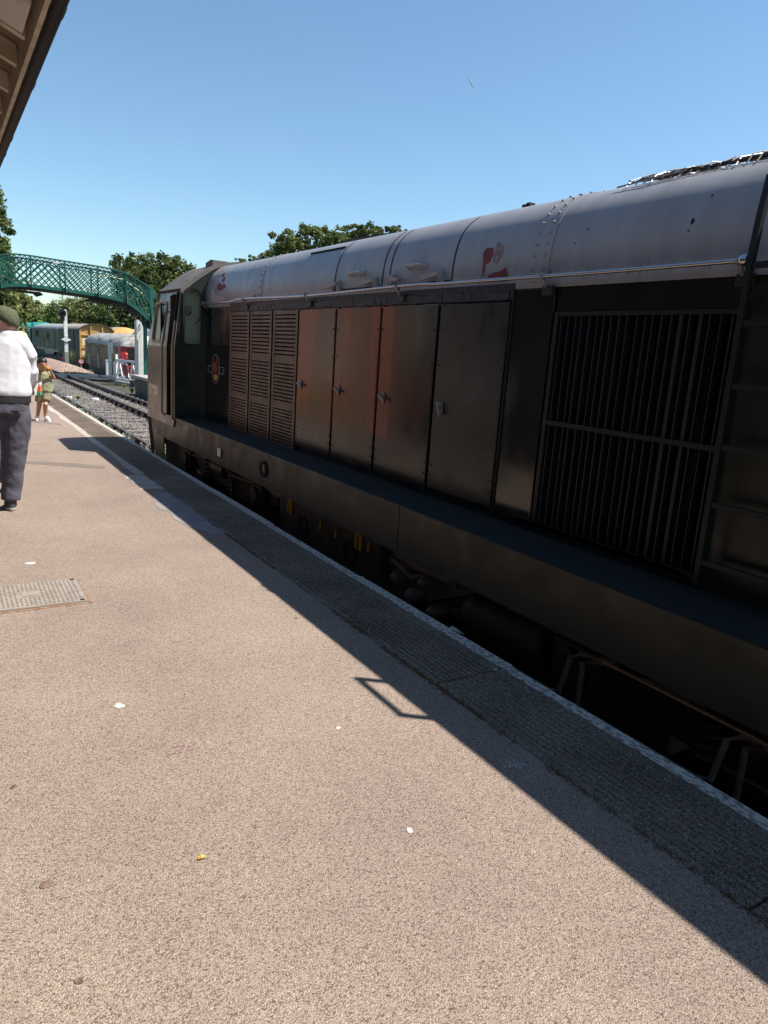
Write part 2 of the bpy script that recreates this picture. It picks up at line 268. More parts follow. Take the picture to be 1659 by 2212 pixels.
class MB:
    def __init__(s): s.v = []; s.f = []; s.mi = []
    def add(s, vs, fs, mi=0):
        b = len(s.v); s.v += [Vector(v) for v in vs]
        for f in fs: s.f.append([b+i for i in f]); s.mi.append(mi)
        return s
    def box(s, x0, x1, y0, y1, z0, z1, mi=0, T=None):
        vs = [Vector((x, y, z)) for z in (z0, z1) for y in (y0, y1) for x in (x0, x1)]
        if T: vs = [T @ v for v in vs]
        return s.add(vs, [(0, 2, 3, 1), (4, 5, 7, 6), (0, 1, 5, 4), (2, 6, 7, 3), (0, 4, 6, 2), (1, 3, 7, 5)], mi)
    def prism(s, poly, axis, a, b, mi=0, T=None):
        n = len(poly)
        def P(p, t): return Vector((t, p[0], p[1])) if axis == 'x' else Vector((p[0], t, p[1])) if axis == 'y' else Vector((p[0], p[1], t))
        vs = [P(p, a) for p in poly]+[P(p, b) for p in poly]
        if T: vs = [T @ v for v in vs]
        return s.add(vs, [list(range(n))[::-1], list(range(n, 2*n))]+[(i, (i+1) % n, n+(i+1) % n, n+i) for i in range(n)], mi)
    def loft(s, rings, caps=True, mi=0, closed=True):
        n = len(rings[0]); vs = [p for r in rings for p in r]; fs = []
        for k in range(len(rings)-1):
            for i in range(n if closed else n-1):
                j = (i+1) % n; fs.append((k*n+i, k*n+j, (k+1)*n+j, (k+1)*n+i))
        if caps: fs.append(list(range(n))[::-1]); fs.append([(len(rings)-1)*n+i for i in range(n)])
        return s.add(vs, fs, mi)
    def tube(s, path, r, n=8, mi=0, flat=1.0, up=None, caps=True):
        path = [Vector(p) for p in path]; rings = []
        rs = r if isinstance(r, (list, tuple)) else [r]*len(path)
        for i, p in enumerate(path):
            t = (path[min(i+1, len(path)-1)]-path[max(i-1, 0)]).normalized()
            ref = Vector(up) if up else (Vector((0, 0, 1)) if abs(t.z) < .9 else Vector((1, 0, 0)))
            a = t.cross(ref).normalized(); b = a.cross(t).normalized()
            ra, rb = rs[i] if isinstance(rs[i], (list, tuple)) else (rs[i], rs[i]*flat)
            rings.append([p+a*ra*math.cos(2*math.pi*k/n)+b*rb*math.sin(2*math.pi*k/n) for k in range(n)])
        return s.loft(rings, caps, mi)
    def cyl(s, p0, p1, r, n=12, mi=0, r2=None): return s.tube([p0, p1], [r, r if r2 is None else r2], n, mi)
    def ball(s, c, r, n=10, m=6, mi=0):
        c = Vector(c); rr = Vector(r) if isinstance(r, (tuple, list, Vector)) else Vector((r, r, r)); vs = [c+Vector((0, 0, -rr.z))]; fs = []
        for k in range(1, m):
            a = -math.pi/2+math.pi*k/m
            for i in range(n): vs.append(c+Vector((rr.x*math.cos(a)*math.cos(2*math.pi*i/n), rr.y*math.cos(a)*math.sin(2*math.pi*i/n), rr.z*math.sin(a))))
        vs.append(c+Vector((0, 0, rr.z))); L = len(vs)-1
        for i in range(n):
            j = (i+1) % n; fs.append((0, 1+j, 1+i)); fs.append((L, 1+(m-2)*n+i, 1+(m-2)*n+j))
            for k in range(m-2): fs.append((1+k*n+i, 1+k*n+j, 1+(k+1)*n+j, 1+(k+1)*n+i))
        return s.add(vs, fs, mi)
    def plate(s, outer, holes, th, fn, cuts=(), mi=0):
        """a flat panel with holes in (u,v), cut at v values, thickened, mapped by fn(u,v,depth)"""
        bm = bmesh.new(); es = []
        for lp in [outer]+list(holes):
            vv = [bm.verts.new((p[0], p[1], 0)) for p in lp]
            es += [bm.edges.new((vv[i], vv[(i+1) % len(vv)])) for i in range(len(vv))]
        bmesh.ops.triangle_fill(bm, edges=es, use_beauty=True, use_dissolve=False)
        for c in cuts: bmesh.ops.bisect_plane(bm, geom=bm.verts[:]+bm.edges[:]+bm.faces[:], plane_co=(0, c, 0), plane_no=(0, 1, 0))
        bm.verts.index_update(); n = len(bm.verts)
        uv = [(v.co.x, v.co.y) for v in bm.verts]
        fs = [[v.index for v in f.verts] for f in bm.faces]
        out = [fn(u, v, 0) for u, v in uv]+[fn(u, v, th) for u, v in uv]
        ff = [f for f in fs]+[[n+i for i in reversed(f)] for f in fs]
        for e in bm.edges:
            if len(e.link_faces) == 1:
                a, b = e.verts[0].index, e.verts[1].index; ff.append((a, b, n+b, n+a))
        bm.free(); return s.add(out, ff, mi)
    def ring(s, c, u, v, ro, ri, nrm, th, n=24, ru=1.0, mi=0):
        c, u, v, nrm = map(Vector, (c, u, v, nrm)); rings = []
        for i in range(n):
            a = 2*math.pi*i/n; d = u*math.cos(a)*ru+v*math.sin(a)
            rings.append([c+d*ri, c+d*ro, c+d*ro+nrm*th, c+d*ri+nrm*th])
        vs = [p for r in rings for p in r]; fs = []
        for i in range(n):
            j = (i+1) % n
            for k in range(4): l = (k+1) % 4; fs.append((i*4+k, i*4+l, j*4+l, j*4+k))
        return s.add(vs, fs, mi)
    def build(s, name, mats, parent=None, smooth=False, bevel=0.0, loc=None, ang=40, label=None, recalc=True, subsurf=0):
        o0 = ORI[parent.name] if parent is not None else Vector(loc or (0, 0, 0))
        me = bpy.data.meshes.new(name)
        me.from_pydata([v-o0 for v in s.v], [], s.f)
        if not isinstance(mats, (list, tuple)): mats = [mats]
        for m in mats: me.materials.append(m)
        me.polygons.foreach_set('material_index', s.mi)
        if recalc:
            bm = bmesh.new(); bm.from_mesh(me); bmesh.ops.recalc_face_normals(bm, faces=bm.faces); bm.to_mesh(me); bm.free()
        if smooth:
            me.polygons.foreach_set('use_smooth', [True]*len(me.polygons)); me.set_sharp_from_angle(angle=R(ang))
        me.update()
        o = bpy.data.objects.new(name, me); link(o, parent)
        if parent is None: o.location = o0
        ORI[o.name] = o0
        if bevel:
            b = o.modifiers.new('bevel', 'BEVEL'); b.width = bevel; b.segments = 2; b.limit_method = 'ANGLE'; b.angle_limit = R(50)
        if subsurf:
            q = o.modifiers.new('sub', 'SUBSURF'); q.levels = q.render_levels = subsurf
        if label: o['label'] = label
        return o

def text_mb(txt, size, X, Y, origin, th=.002, squeeze=1.0, align='LEFT', bold=0.0):
    cu = bpy.data.curves.new('t', 'FONT'); cu.body = txt; cu.size = size; cu.extrude = th/2; cu.align_x = align; cu.fill_mode = 'BOTH'; cu.offset = bold
    ob = bpy.data.objects.new('t', cu); COL.objects.link(ob)
    dg = bpy.context.evaluated_depsgraph_get(); me = bpy.data.meshes.new_from_object(ob.evaluated_get(dg))
    X, Y, O = Vector(X), Vector(Y), Vector(origin); Z = X.cross(Y)
    mb = MB(); mb.add([O+X*v.co.x*squeeze+Y*v.co.y+Z*v.co.z for v in me.vertices], [list(p.vertices) for p in me.polygons])
    bpy.data.objects.remove(ob); bpy.data.curves.remove(cu); bpy.data.meshes.remove(me)
    return mb
def rrect(y0, y1, z0, z1, r, n=4, rt=None):
    rt = r if rt is None else rt; out = []
    for cx, cy, a0, rr in ((y1-r, z0+r, -90, r), (y1-rt, z1-rt, 0, rt), (y0+rt, z1-rt, 90, rt), (y0+r, z0+r, 180, r)):
        for k in range(n+1):
            a = R(a0+90*k/n); out.append((cx+rr*math.cos(a), cy+rr*math.sin(a)))
    return out
def blob2d(c, r, n=14, jag=.35, ax=1.0, rot=0):
    out = []
    for i in range(n):
        a = 2*math.pi*i/n; q = r*(1+random.uniform(-jag, jag)); u, v = q*math.cos(a)*ax, q*math.sin(a)
        out.append((c[0]+u*math.cos(rot)-v*math.sin(rot), c[1]+u*math.sin(rot)+v*math.cos(rot)))
    return out
#==PART2==
# ================================================================== GROUND, PLATFORM, TRACK
def gz(x, y):
    a = min(1, max(0, (x-7.2)/2.5)); b = min(1, max(0, (y-40)/18)); return -.62-.75*a*b
xs = [-1500, -60, -6, 3, 7.2, 9.7, 40, 1500]; ys = [-600, -40, 40, 46, 52, 58, 140, 2500]
g = MB(); nx = len(xs)
g.add([(x, y, gz(x, y)) for y in ys for x in xs], [(j*nx+i, j*nx+i+1, (j+1)*nx+i+1, (j+1)*nx+i) for j in range(len(ys)-1) for i in range(nx-1)])
tag(g.build('ground', M['earth'], recalc=False), kind='structure')

XE = 2.56
PY0, PY1 = -8, 25
p = MB(); p.prism([(-7, 0), (2.02, 0), (2.02, -.62), (-7, -.62)], 'y', PY0, PY1)
p.add([(-7, PY1, -.002), (2.02, PY1, -.002), (2.02, 31, -.6), (-7, 31, -.6)], [(0, 1, 2, 3)])
plat = tag(p.build('platform', M['tarmac']), kind='structure')
p = MB(); p.box(2.03, 2.44, PY0, 26, -.6, -.12)
tag(p.build('platform_wall', M['platbrick']), kind='structure')
# ribbed concrete edging slabs, each with a whitened nose
e = MB(); nose = MB(); y = -7.37
while y < 25:
    ln = 1.66; dz = random.uniform(-.004, .003); dx = random.uniform(-.008, .008)
    pr = [(2.024, -.1), (2.024, .001+dz)]
    for k in range(11):
        x = 2.05+k*.034; d = .0065 if y > 1.6 else .0045
        pr += [(x, .002+dz), (x+.019, .002+dz), (x+.022, .002+dz-d), (x+.031, .002+dz-d)]
    pr += [(2.466, .002+dz), (2.466, -.1)]
    e.prism(pr, 'y', y+.006, y+ln-.006)
    nose.prism([(2.470, -.12), (2.470, .001+dz), (2.546+dx, dz-.001), (2.56+dx, dz-.012), (2.56+dx, -.12)], 'y', y+.005, y+ln-.005)
    y += ln
edg = tag(e.build('platform_edging', M['coping']), kind='structure')
tag(nose.build('platform_nosing', M['whiteline']), kind='structure')
# repairs, tar strips, stains on the surface
def flat(name, m, poly, z=.004, th=.003, parent=None):
    z *= .6
    o = MB().prism(poly, 'z', z-th, z).build(name, M[m], parent or plat); return o
def gpoly(pts): return [tuple(gnd(*q).xy) for q in pts]
flat('tar_strip', 'tar', gpoly([(20, 996), (86, 997), (160, 1001), (228, 1008), (226, 1013), (150, 1008), (86, 1003), (20, 1002)]))
flat('drain_slot', 'irondark', gpoly([(52, 909), (105, 913), (105, 915), (52, 911.5)]), .005)
flat('tar_strip', 'tar', gpoly([(105, 912.5), (132, 915.5), (132, 918), (105, 915)]), .004)
def wig(pts, j=.02): return [(x+random.uniform(-j, j), y+random.uniform(-j, j)) for x, y in pts]
def strip_poly(y0, y1, xa, xb, n=14, j=.03):
    a = [(xa(t)+random.uniform(-j, j), y0+(y1-y0)*t) for t in [i/n for i in range(n+1)]]
    b = [(xb(t)+random.uniform(-j*.4, j*.4), y0+(y1-y0)*t) for t in [i/n for i in range(n, -1, -1)]]
    return a+b
flat('repair_strip', 'cement', strip_poly(8.6, 18.2, lambda t: 1.93, lambda t: 2.035), .0045)
flat('repair_strip', 'cement', strip_poly(7.7, 8.55, lambda t: 1.80, lambda t: 2.02, 10, .04), .0045)
flat('repair_patch', 'greycement', strip_poly(5.7, 7.55, lambda t: 1.86-.14*math.sin(t*3)+.05*t, lambda t: 2.015, 12, .04), .0045)
for px, py, r, mm, nm, ax in ((98, 1912, .020, 'gum', 'gum_stain', 1), (395, 1617, .035, 'purple', 'spill_stain', 1.6), (30, 1700, .012, 'gum', 'gum_stain', 1), (640, 1335, .012, 'gum', 'gum_stain', 1), (170, 2120, .010, 'gum', 'gum_stain', 1.2)):
    c = gnd(px, py); flat(nm, mm, blob2d(c.xy, r, 16, .25, ax), .0035)
for px, py, r in ((258, 1525, .021), (731, 1573, .010), (885, 1795, .013), (1070, 1447, .012), (66, 1217, .03)):
    c = gnd(px, py); flat('bird_dropping', 'dropping', blob2d(c.xy, r*.8, 16, .26, 1.4, random.uniform(0, 3)), .0042)
sp = MB()
for _ in range(70):
    c = gnd(1108+random.gauss(0, 11), 1654+random.gauss(0, 4.0)); sp.prism(blob2d(c.xy, random.uniform(.0012, .0045), 7, .4), 'z', .002, .0045)
sp.build('bird_dropping', M['dropping'], plat)
sp = MB()
for _ in range(900):                                # pale grit lying on the edging
    yy = random.uniform(.7, 6.5); c = (random.uniform(1.82, 2.44), yy); sp.prism(blob2d(c, random.uniform(.0008, .0026), 5, .4), 'z', .002, .0055)
sp = tag(sp.build('grit', M['patchgrn']), kind='stuff')
mo = MB()
for _ in range(2600):                               # dry moss in the joint between tarmac and edging
    yy = random.choice([random.uniform(.3, 2.0), random.uniform(1.7, 3.7), random.uniform(2.2, 3.5), random.uniform(4.6, 6.0)])
    if noise.noise((yy*2.3, 1, 0)) < -.12: continue
    x = 2.022+random.gauss(0, .011); h = random.uniform(.002, .008); a = random.uniform(0, 6.3); q = random.uniform(.004, .008)
    mo.add([(x-q*math.cos(a), yy-q*math.sin(a), 0), (x+q*math.cos(a), yy+q*math.sin(a), 0), (x+random.uniform(-.01, .01), yy+random.uniform(-.01, .01), h)], [(0, 1, 2)])
tag(mo.build('moss', M['moss'], recalc=False), kind='stuff')
lc = gnd(435, 1855)
lf = MB().add([lc+Vector(q) for q in ((-.013, -.004, .004), (-.004, -.009, .009), (.010, -.005, .006), (.016, .003, .004), (.004, .009, .010), (-.008, .006, .007))], [(0, 1, 4, 5), (1, 2, 3, 4)])
tag(lf.build('fallen_leaf', M['leaf'], loc=lc, recalc=False), 'small yellow leaf lying on the sunlit platform', 'leaf')

# cast cover beside the left edge of the picture
mc = gnd(96, 1283)
cover = thing('manhole_cover', (.39, 4.61, 0), 'grey metal inspection cover with studded tread set in the platform', 'manhole cover')
MB().box(.06, .715, 4.36, 4.86, -.01, .005).build('frame', M['rustline'], cover)
MB().box(.078, .70, 4.375, 4.845, -.01, .010).build('rim', M['irondark'], cover)
MB().box(.088, .69, 4.385, 4.835, -.01, .0125).build('lid', M['iron'], cover)
st = MB()
for i in range(23):
    for j in range(17):
        x, y = .115+i*.0248, 4.412+j*.0248
        if .33 < x < .445 and 4.55 < y < 4.68: continue
        a = .8 if (i+j) % 2 else -.8; c, s_ = math.cos(a), math.sin(a)
        st.prism([(x+.0085*c, y+.0085*s_), (x-.003*s_, y+.003*c), (x-.0085*c, y-.0085*s_), (x+.003*s_, y-.003*c)], 'z', .0125, .0155)
st.build('tread', M['irondark'], cover)
MB().box(.345, .43, 4.565, 4.665, .0125, .0145).box(.352, .386, 4.572, 4.658, .0145, .016).box(.392, .423, 4.572, 4.658, .0145, .016).build('centre_plate', M['iron'], cover)
for x, y in ((.665, 4.405), (.665, 4.815), (.11, 4.815)): MB().box(x-.012, x+.012, y-.009, y+.009, .0125, .0165).build('key_hole', M['black'], cover)

# ballast, rails, sleepers
bs = MB(); pts = [(2.45, -.57), (3.0, -.56), (5.2, -.55), (5.9, -.57), (6.2, -.66)]
bs.add([(x, y, z) for y in (-6, 40, 62, 95) for x, z in pts], [(j*5+i, j*5+i+1, (j+1)*5+i+1, (j+1)*5+i) for j in range(3) for i in range(4)])
tag(bs.build('track_bed', M['ballast'], recalc=False), kind='structure')
def stones(n, fx, size, m, name, zf):
    b = MB()
    for _ in range(n):
        x, y = fx(); r = size*random.uniform(.5, 1.25); z = zf(x, y)+r*.2
        vs = [Vector((x, y, z))+Vector(q)*r*random.uniform(.7, 1.2) for q in ((1, 0, 0), (0, 1, 0), (-1, 0, 0), (0, -1, 0), (0, 0, .8), (0, 0, -.6))]
        b.add(vs, [(0, 1, 4), (1, 2, 4), (2, 3, 4), (3, 0, 4), (1, 0, 5), (2, 1, 5), (3, 2, 5), (0, 3, 5)])
    return tag(b.build(name, M[m], recalc=False), kind='stuff')
def bx():
    y = 10+26*random.random()**1.4
    return random.uniform(2.7, 5.9), y
stones(9000, bx, .042, 'stone', 'ballast', lambda x, y: -.55)
def hx():
    t = random.random(); y = 43+13*t; return 5.55+1.9*random.random()*(1-.35*t)+.1*t, y
def hz(x, y): return -.56+max(0, .28*math.sin(min(1, max(0, (x-5.4)/2.1))*math.pi))*min(1, (y-42.5)/3)
stones(4200, hx, .075, 'pinkstone', 'gravel_heap', hz)

RZ = -.40
def rail_path(f, y0, y1, n=30): return [Vector((f(y0+(y1-y0)*i/n), y0+(y1-y0)*i/n, RZ)) for i in range(n+1)]
def add_rail(tr, path):
    def prof(p, q): return [p+Vector((dx, 0, dz)) for dx, dz in q]
    foot = [(-.065, -.15), (.065, -.15), (.065, -.135), (.012, -.12), (.012, -.04), (.034, -.03), (.034, -.004), (-.034, -.004), (-.034, -.03), (-.012, -.04), (-.012, -.12), (-.065, -.135)]
    r = MB().loft([prof(p, foot) for p in path]).build('rail', M['rail'], tr)
    top = [(-.031, -.003), (.031, -.003), (.026, .001), (-.026, .001)]
    MB().loft([prof(p, top) for p in path]).build('running_surface', M['railtop'], r)
def sleeper_proto(tr, cx, y, w):
    s = MB().box(cx-w, cx+w, y-.125, y+.125, -.64, -.535).build('sleeper', M['sleeper'], tr)
    return s
def chairs(sl, xs_, y):
    for x in xs_:
        b = MB()
        for d in (-1, 1): b.prism([(x+d*.045, -.53), (x+d*.17, -.53), (x+d*.15, -.50), (x+d*.075, -.44), (x+d*.045, -.44)], 'y', y-.07, y+.07)
        b.box(x-.19, x+.19, y-.1, y+.1, -.54, -.525)
        b.build('rail_chair', M['rail'], sl)
tr1 = thing('railway_track', (4.07, 11, -.55), 'straight railway track running beside the near platform under the dark engine', 'railway track')
add_rail(tr1, rail_path(lambda y: 3.39, -6, 95)); add_rail(tr1, rail_path(lambda y: 4.79, -6, 95))
f2 = lambda y: 5.68-.018*max(0, y-20) if y < 52 else 5.104
tr2 = thing('railway_track', (6.4, 20, -.55), 'single dark rail converging from the right towards the boarded crossing', 'railway track')
add_rail(tr2, rail_path(f2, 8, 62))
for tr, f, y0, n in ((tr1, lambda y: 3.39, 11.2, 36), (tr2, f2, 14, 36)):
    s0 = None
    for k in range(n):
        y = y0+k*.74
        if s0 is None:
            s0 = sleeper_proto(tr, f(y)+.70, y, 1.28) if tr is tr1 else MB().box(5.37, 6.15, y-.125, y+.125, -.64, -.539).build('sleeper', M['sleeper'], tr); chairs(s0, (f(y), f(y)+1.41) if tr is tr1 else (f(y),), y); o = s0
        else:
            o = s0.copy(); COL.objects.link(o); o.parent = tr; o.location = s0.location+Vector((f(y)-f(y0) if tr is tr1 else max(f(y)-f(y0), -.05), y-y0, 0))
            for ch in list(s0.children): c = ch.copy(); COL.objects.link(c); c.parent = o
# boarded foot crossing
bc = thing('foot_crossing', (5.6, 38.2, -.4), 'pale timber boarded crossing laid over the far rails', 'track crossing')
for x0, x1 in ((2.2, 3.28), (3.44, 4.7), (4.88, 5.25), (5.42, 6.65), (6.85, 7.6)):
    for k in range(3): MB().box(x0, x1, 37.3+k*.5, 37.78+k*.5, -.5, -.385+.003*k).build('plank', M['plank'], bc, bevel=.01)
# pale flat stones and weeds
for px, py, L in ((205, 861.5, 'larger pale flat stone lying between the rails, nearer the engine'), (150, 858, 'smaller pale flat stone between the rails near the platform edge')):
    c = gnd(px, py, -.5); o = MB().prism(blob2d(c.xy, .095 if px > 180 else .065, 9, .2, 1.5), 'z', -.56, -.475).build('flat_stone', M['white'], loc=(c.x, c.y, -.5), bevel=.02); tag(o, L, 'stone')
def weed(name, c, h, n, m, label, group=None):
    b = MB()
    for i in range(n):
        a = random.uniform(0, 6.3); q = Vector((math.cos(a), math.sin(a), 0)); L = h*random.uniform(.5, 1.1); t = q*random.uniform(.15, .6)*h
        p0, p1, p2 = Vector(c)+q*.01, Vector(c)+t*.5+Vector((0, 0, L*.6)), Vector(c)+t+Vector((0, 0, L)); s_ = Vector((-q.y, q.x, 0))*.010
        b.add([p0-s_, p0+s_, p1+s_, p1-s_, p2], [(0, 1, 2, 3), (3, 2, 4)])
        for k in range(4):
            u = random.uniform(.3, 1); pc = p0.lerp(p1, u*2) if u < .5 else p1.lerp(p2, u*2-1); d = Vector((random.uniform(-1, 1), random.uniform(-1, 1), random.uniform(-.2, .8))).normalized(); e_ = d.cross(Vector((0, 0, 1))).normalized()*.012
            b.add([pc, pc+d*.028+e_, pc+d*.06, pc+d*.028-e_], [(0, 1, 2, 3)])
    o = b.build(name, m, loc=c, recalc=False); return tag(o, label, 'weed', group)
w0 = None
for k in range(30):
    y = 10.6+k*.52+random.uniform(-.12, .12); loc = Vector((3.10+random.uniform(-.08, .08), y, -.56))
    if k < 3:
        o = weed('weed', loc, .25+.03*k, 14, M['weed'], 'silvery weed sprouting between the platform wall and the nearest rail', 'weeds along the platform wall'); w0 = (w0 or [])+[o]
    else:
        o = w0[k % 3].copy(); COL.objects.link(o); o.location = loc; o.rotation_euler = (0, 0, random.uniform(0, 6)); s_ = random.uniform(.6, 1.15); o.scale = (s_, s_, s_)
for px, py, L, h, n in ((169, 863, 'yellow green tuft growing between the near rails', .13, 60), (285, 850, 'pale straggly weed between the two tracks in front of the white gate', .22, 40), (268, 838, 'dry tuft between the two tracks beside the dark rail', .16, 40)):
    c = gnd(px, py, -.55); weed('grass_tuft', c, h, n, M['grassy'], L)
for px, py, h, mm, L in ((157, 783, .9, 'leafC', 'bright green weed at the foot of the tall white signal post'), (182, 785, .8, 'leafC', 'leafy weed between the signal post and the speed sign'), (132, 780, .28, 'gatered', 'reddish weed on the gravel heap left of the signal post')):
    c = at(px, py, 55); c.z = max(c.z, gz(c.x, 55)-.1); weed('yard_weed', c, h, 50, M[mm], L)
# second platform beyond the engine
q = MB(); q.box(6.62, 13, 12, 29.4, -.62, .05); q.build('tmp', M['dark'])
o = bpy.data.objects[-1] if False else [a for a in COL.objects if a.name == 'tmp'][0]; o.name = 'far_platform'; tag(o, kind='structure')
q = MB().box(6.5, 13, 12, 29.5, .05, .16).build('far_platform_edging', M['plank'], bevel=.01); tag(q, kind='structure')
# ================================================================== THE ENGINE
XS, XH, CX = 2.74, 3.17, 4.07
Y0, YC, YF = -1.3, 9.85, 11.3           # tail, cab back wall, cab front
loco = thing('locomotive', (CX, 5, -.4), 'dark green diesel locomotive with grey roof and open cab door standing at the platform', 'locomotive')
K = [(3.17, .55), (3.17, 1.3), (3.17, 2.1), (3.175, 2.25), (3.20, 2.385), (3.255, 2.50), (3.36, 2.595), (3.5, 2.65), (3.75, 2.695), (4.07, 2.715)]
def catmull(pts, n=5):
    out = []
    for i in range(len(pts)-1):
        p0, p1, p2, p3 = [Vector((*pts[min(max(j, 0), len(pts)-1)], 0)) for j in (i-1, i, i+1, i+2)]
        for k in range(n):
            t = k/n; out.append(tuple((.5*((2*p1)+(p2-p0)*t+(2*p0-5*p1+4*p2-p3)*t*t+(3*p1-p0-3*p2+p3)*t**3)).xy))
    out.append(pts[-1]); return out
RP = catmull(K[2:], 4)                    # platform side of the roof from eaves to crown
RFULL = RP+[(2*CX-x, z) for x, z in RP[::-1][1:]]
def rx(z, off=0.0):                       # roof surface at height z, pushed out by off
    for (x0, z0), (x1, z1) in zip(RP, RP[1:]):
        if z <= z1 or (x1, z1) == RP[-1]:
            t = (z-z0)/(z1-z0) if z1 > z0 else 0; x = x0+(x1-x0)*t; n = Vector((-(z1-z0), (x1-x0))).normalized(); return x+n.x*off, z+n.y*off
def roof_pt(y, z, off=0.0): x, zz = rx(z, off); return Vector((x, y, zz))
def roof_strip(mb, y0, y1, off, i0=0, i1=None, mi=0, poly=RFULL):
    pts = poly[i0:i1]; outp = []
    for i, (x, z) in enumerate(pts):
        a, b = pts[max(i-1, 0)], pts[min(i+1, len(pts)-1)]; n = Vector((-(b[1]-a[1]), b[0]-a[0])).normalized(); outp.append((x+n.x*off, z+n.y*off))
    mb.loft([[Vector((x, y, z)) for x, z in pts+outp[::-1]] for y in (y0, y1)], mi=mi)
# frame, footplate, underneath
mb = MB().box(XS+.021, 2*CX-XS-.021, Y0, 11.26, .30, .50)
mb.build('underframe', M['dark'], loco)
mb = MB(); mb.prism([(XS+.012, .549), (XH+.03, .55), (XH+.03, .53), (XS+.012, .53)], 'y', Y0, YC-.002)
mb.build('footplate', M['deck'], loco)
mb = MB().prism([(XS+.006, .20), (XS+.006, .545), (XS+.010, .552), (XS+.02, .552), (XS+.02, .20)], 'y', Y0, 11.27).prism([(2*CX-XS, .20), (2*CX-XS, .552), (2*CX-XS-.016, .552), (2*CX-XS-.016, .20)], 'y', Y0, 11.27)
sb = mb.build('side_valance', M['hoodrough'], loco)
mb = MB()
for y in (-.6, 1.18, 4.1): mb.box(XS+.002, XS+.008, y-.004, y+.004, .21, .54)
mb.box(XS+.003, XS+.008, .78, 1.08, .30, .43)
mb.build('panel_joint', M['hoodrough'], sb)
MB().ring((XS-.001, 6.61, .385), (0, 1, 0), (0, 0, 1), .085, .055, (-1, 0, 0), .012, 24).build('lifting_hole_rim', M['black'], sb)
MB().cyl((XS-.003, 6.61, .385), (XS+.01, 6.61, .385), .056, 20).build('lifting_hole_plate', M['cabgreen'], sb)
MB().box(XS-.006, XS+.005, 7.89, 8.02, .29, .40).build('lamp_bracket_plate', M['rust'], sb)
MB().box(XS-.010, XS-.004, 7.90, 8.01, .305, .40).build('plate_face', M['cream'], sb, label='pale rectangle outlined in rust')
# hood sides
MB().box(XH+.01, XH+.05, Y0, 1.989, .55, 2.055).build('side_panel', M['hoodrough'], loco)
mb = MB().box(XH+.022, XH+.05, 3.2, YC, .55, 2.1).box(XH+.008, XH+.05, 1.99, 3.2, .55, .62).box(XH+.008, XH+.05, 1.99, 3.2, 1.9, 2.1)
mb.box(2*CX-XH-.05, 2*CX-XH, Y0, YC, .55, 2.1).box(XH+.05, 2*CX-XH-.05, Y0, Y0+.05, .55, 2.1)
mb.build('hood_side', M['hood'], loco)
MB().box(XH+.35, 2*CX-XH-.35, Y0+.1, YC-.05, .5, 2.2).build('engine_casing', M['black'], loco)
MB().box(XH, XH+.021, 8.87, YC-.005, .555, 2.055).build('side_panel', M['hood'], loco, bevel=.004)
MB().box(XH, XH+.021, 3.225, 3.57, .60, 2.055).build('side_panel', M['hood'], loco, bevel=.004, label='narrow glossy black panel beside the radiator grille')
mb = MB().box(XH-.012, XH+.03, 3.585, 8.88, 1.995, 2.05).box(XH-.004, XH+.03, 3.585, 8.88, 2.05, 2.098)
for k in range(120):
    y = random.uniform(3.6, 8.8); mb.box(XH-.013-random.uniform(.0005, .006), XH-.002, y, y+random.uniform(.02, .25), 1.992+random.uniform(0, .03), 2.025+random.uniform(.003, .03))
mb.build('rain_strip', M['gasket'], loco)
# louvred doors: three tiers of slats in a frame
def louvre(y0, y1):
    b = MB(); f = .05; zt = [.525, .955, .99+.01, 1.445, 1.475+.01, 1.965]
    b.box(XH-.012, XH+.02, y0+.008, y0+.008+f, .515, 1.985); b.box(XH-.012, XH+.02, y1-.008-f, y1-.008, .515, 1.985)
    for z0, z1 in ((.505, .545), (.94, 1.0), (1.43, 1.49), (1.945, 1.985)): b.box(XH-.010, XH+.02, y0+.058, y1-.058, z0, z1)
    for z0, z1, n in ((.545, .94, 11), (1.0, 1.43, 11), (1.49, 1.945, 11)):
        for k in range(n):
            z = z0+(z1-z0)*k/n; h = (z1-z0)/n
            b.prism([(XH-.009, z+.001), (XH-.005, z), (XH+.012, z+h*.50), (XH+.004, z+h*.66), (XH-.009, z+h*.66)], 'y', y0+.058, y1-.058)
    o = b.build('louvre_door', M['louvre'], loco)
    for z in (.62, 1.22, 1.8): MB().box(XH-.022, XH-.008, y0-.012, y0+.018, z-.06, z+.06).build('hinge', M['louvre'], o)
    MB().box(XH+.0185, XH+.0212, y0+.03, y1-.03, .53, 1.96).build('backing', M['black'], o)
louvre(8.18, 8.85); louvre(7.50, 8.15); louvre(6.82, 7.47)
# plain doors
def handle(d, y, z, tilt):
    MB().box(XH-.026, XH-.012, y-.022, y+.022, z-.045, z+.045).build('handle_plate', M['greymetal'], d, bevel=.005)
    T = Matrix.Translation((XH-.043, y, z)) @ Matrix.Rotation(tilt, 4, 'X')
    b = MB().box(-.008, .008, -.06, .05, -.011, .011, T=T); b.cyl((XH-.045, y, z), (XH-.02, y, z), .011, 8); b.build('handle', M['greymetal'], d, bevel=.006)
def door(y0, y1, z0, hy, hz, tilt, mt='hood'):
    d = MB().box(XH-.013, XH+.012, y0+.009, y1-.009, z0, 1.98).build('door', M[mt], loco, bevel=.004)
    b = MB()
    for z in (.72, .80, 1.55, 1.80):
        for y in (y0+.035, y1-.035): b.cyl((XH-.018, y, z), (XH-.01, y, z), .008, 8)
    b.build('bolt', M['hoodrough'], d); handle(d, hy, hz, tilt)
for y0, y1, hy, t in ((6.0, 6.80, 6.69, .25), (5.20, 5.98, 5.87, .25), (4.385, 5.18, 5.07, .3), ): door(y0, y1, .60, hy, 1.245, t, 'zoneddoor')
door(3.60, 4.365, .62, 4.25, 1.235, 1.15, 'dulldoor')
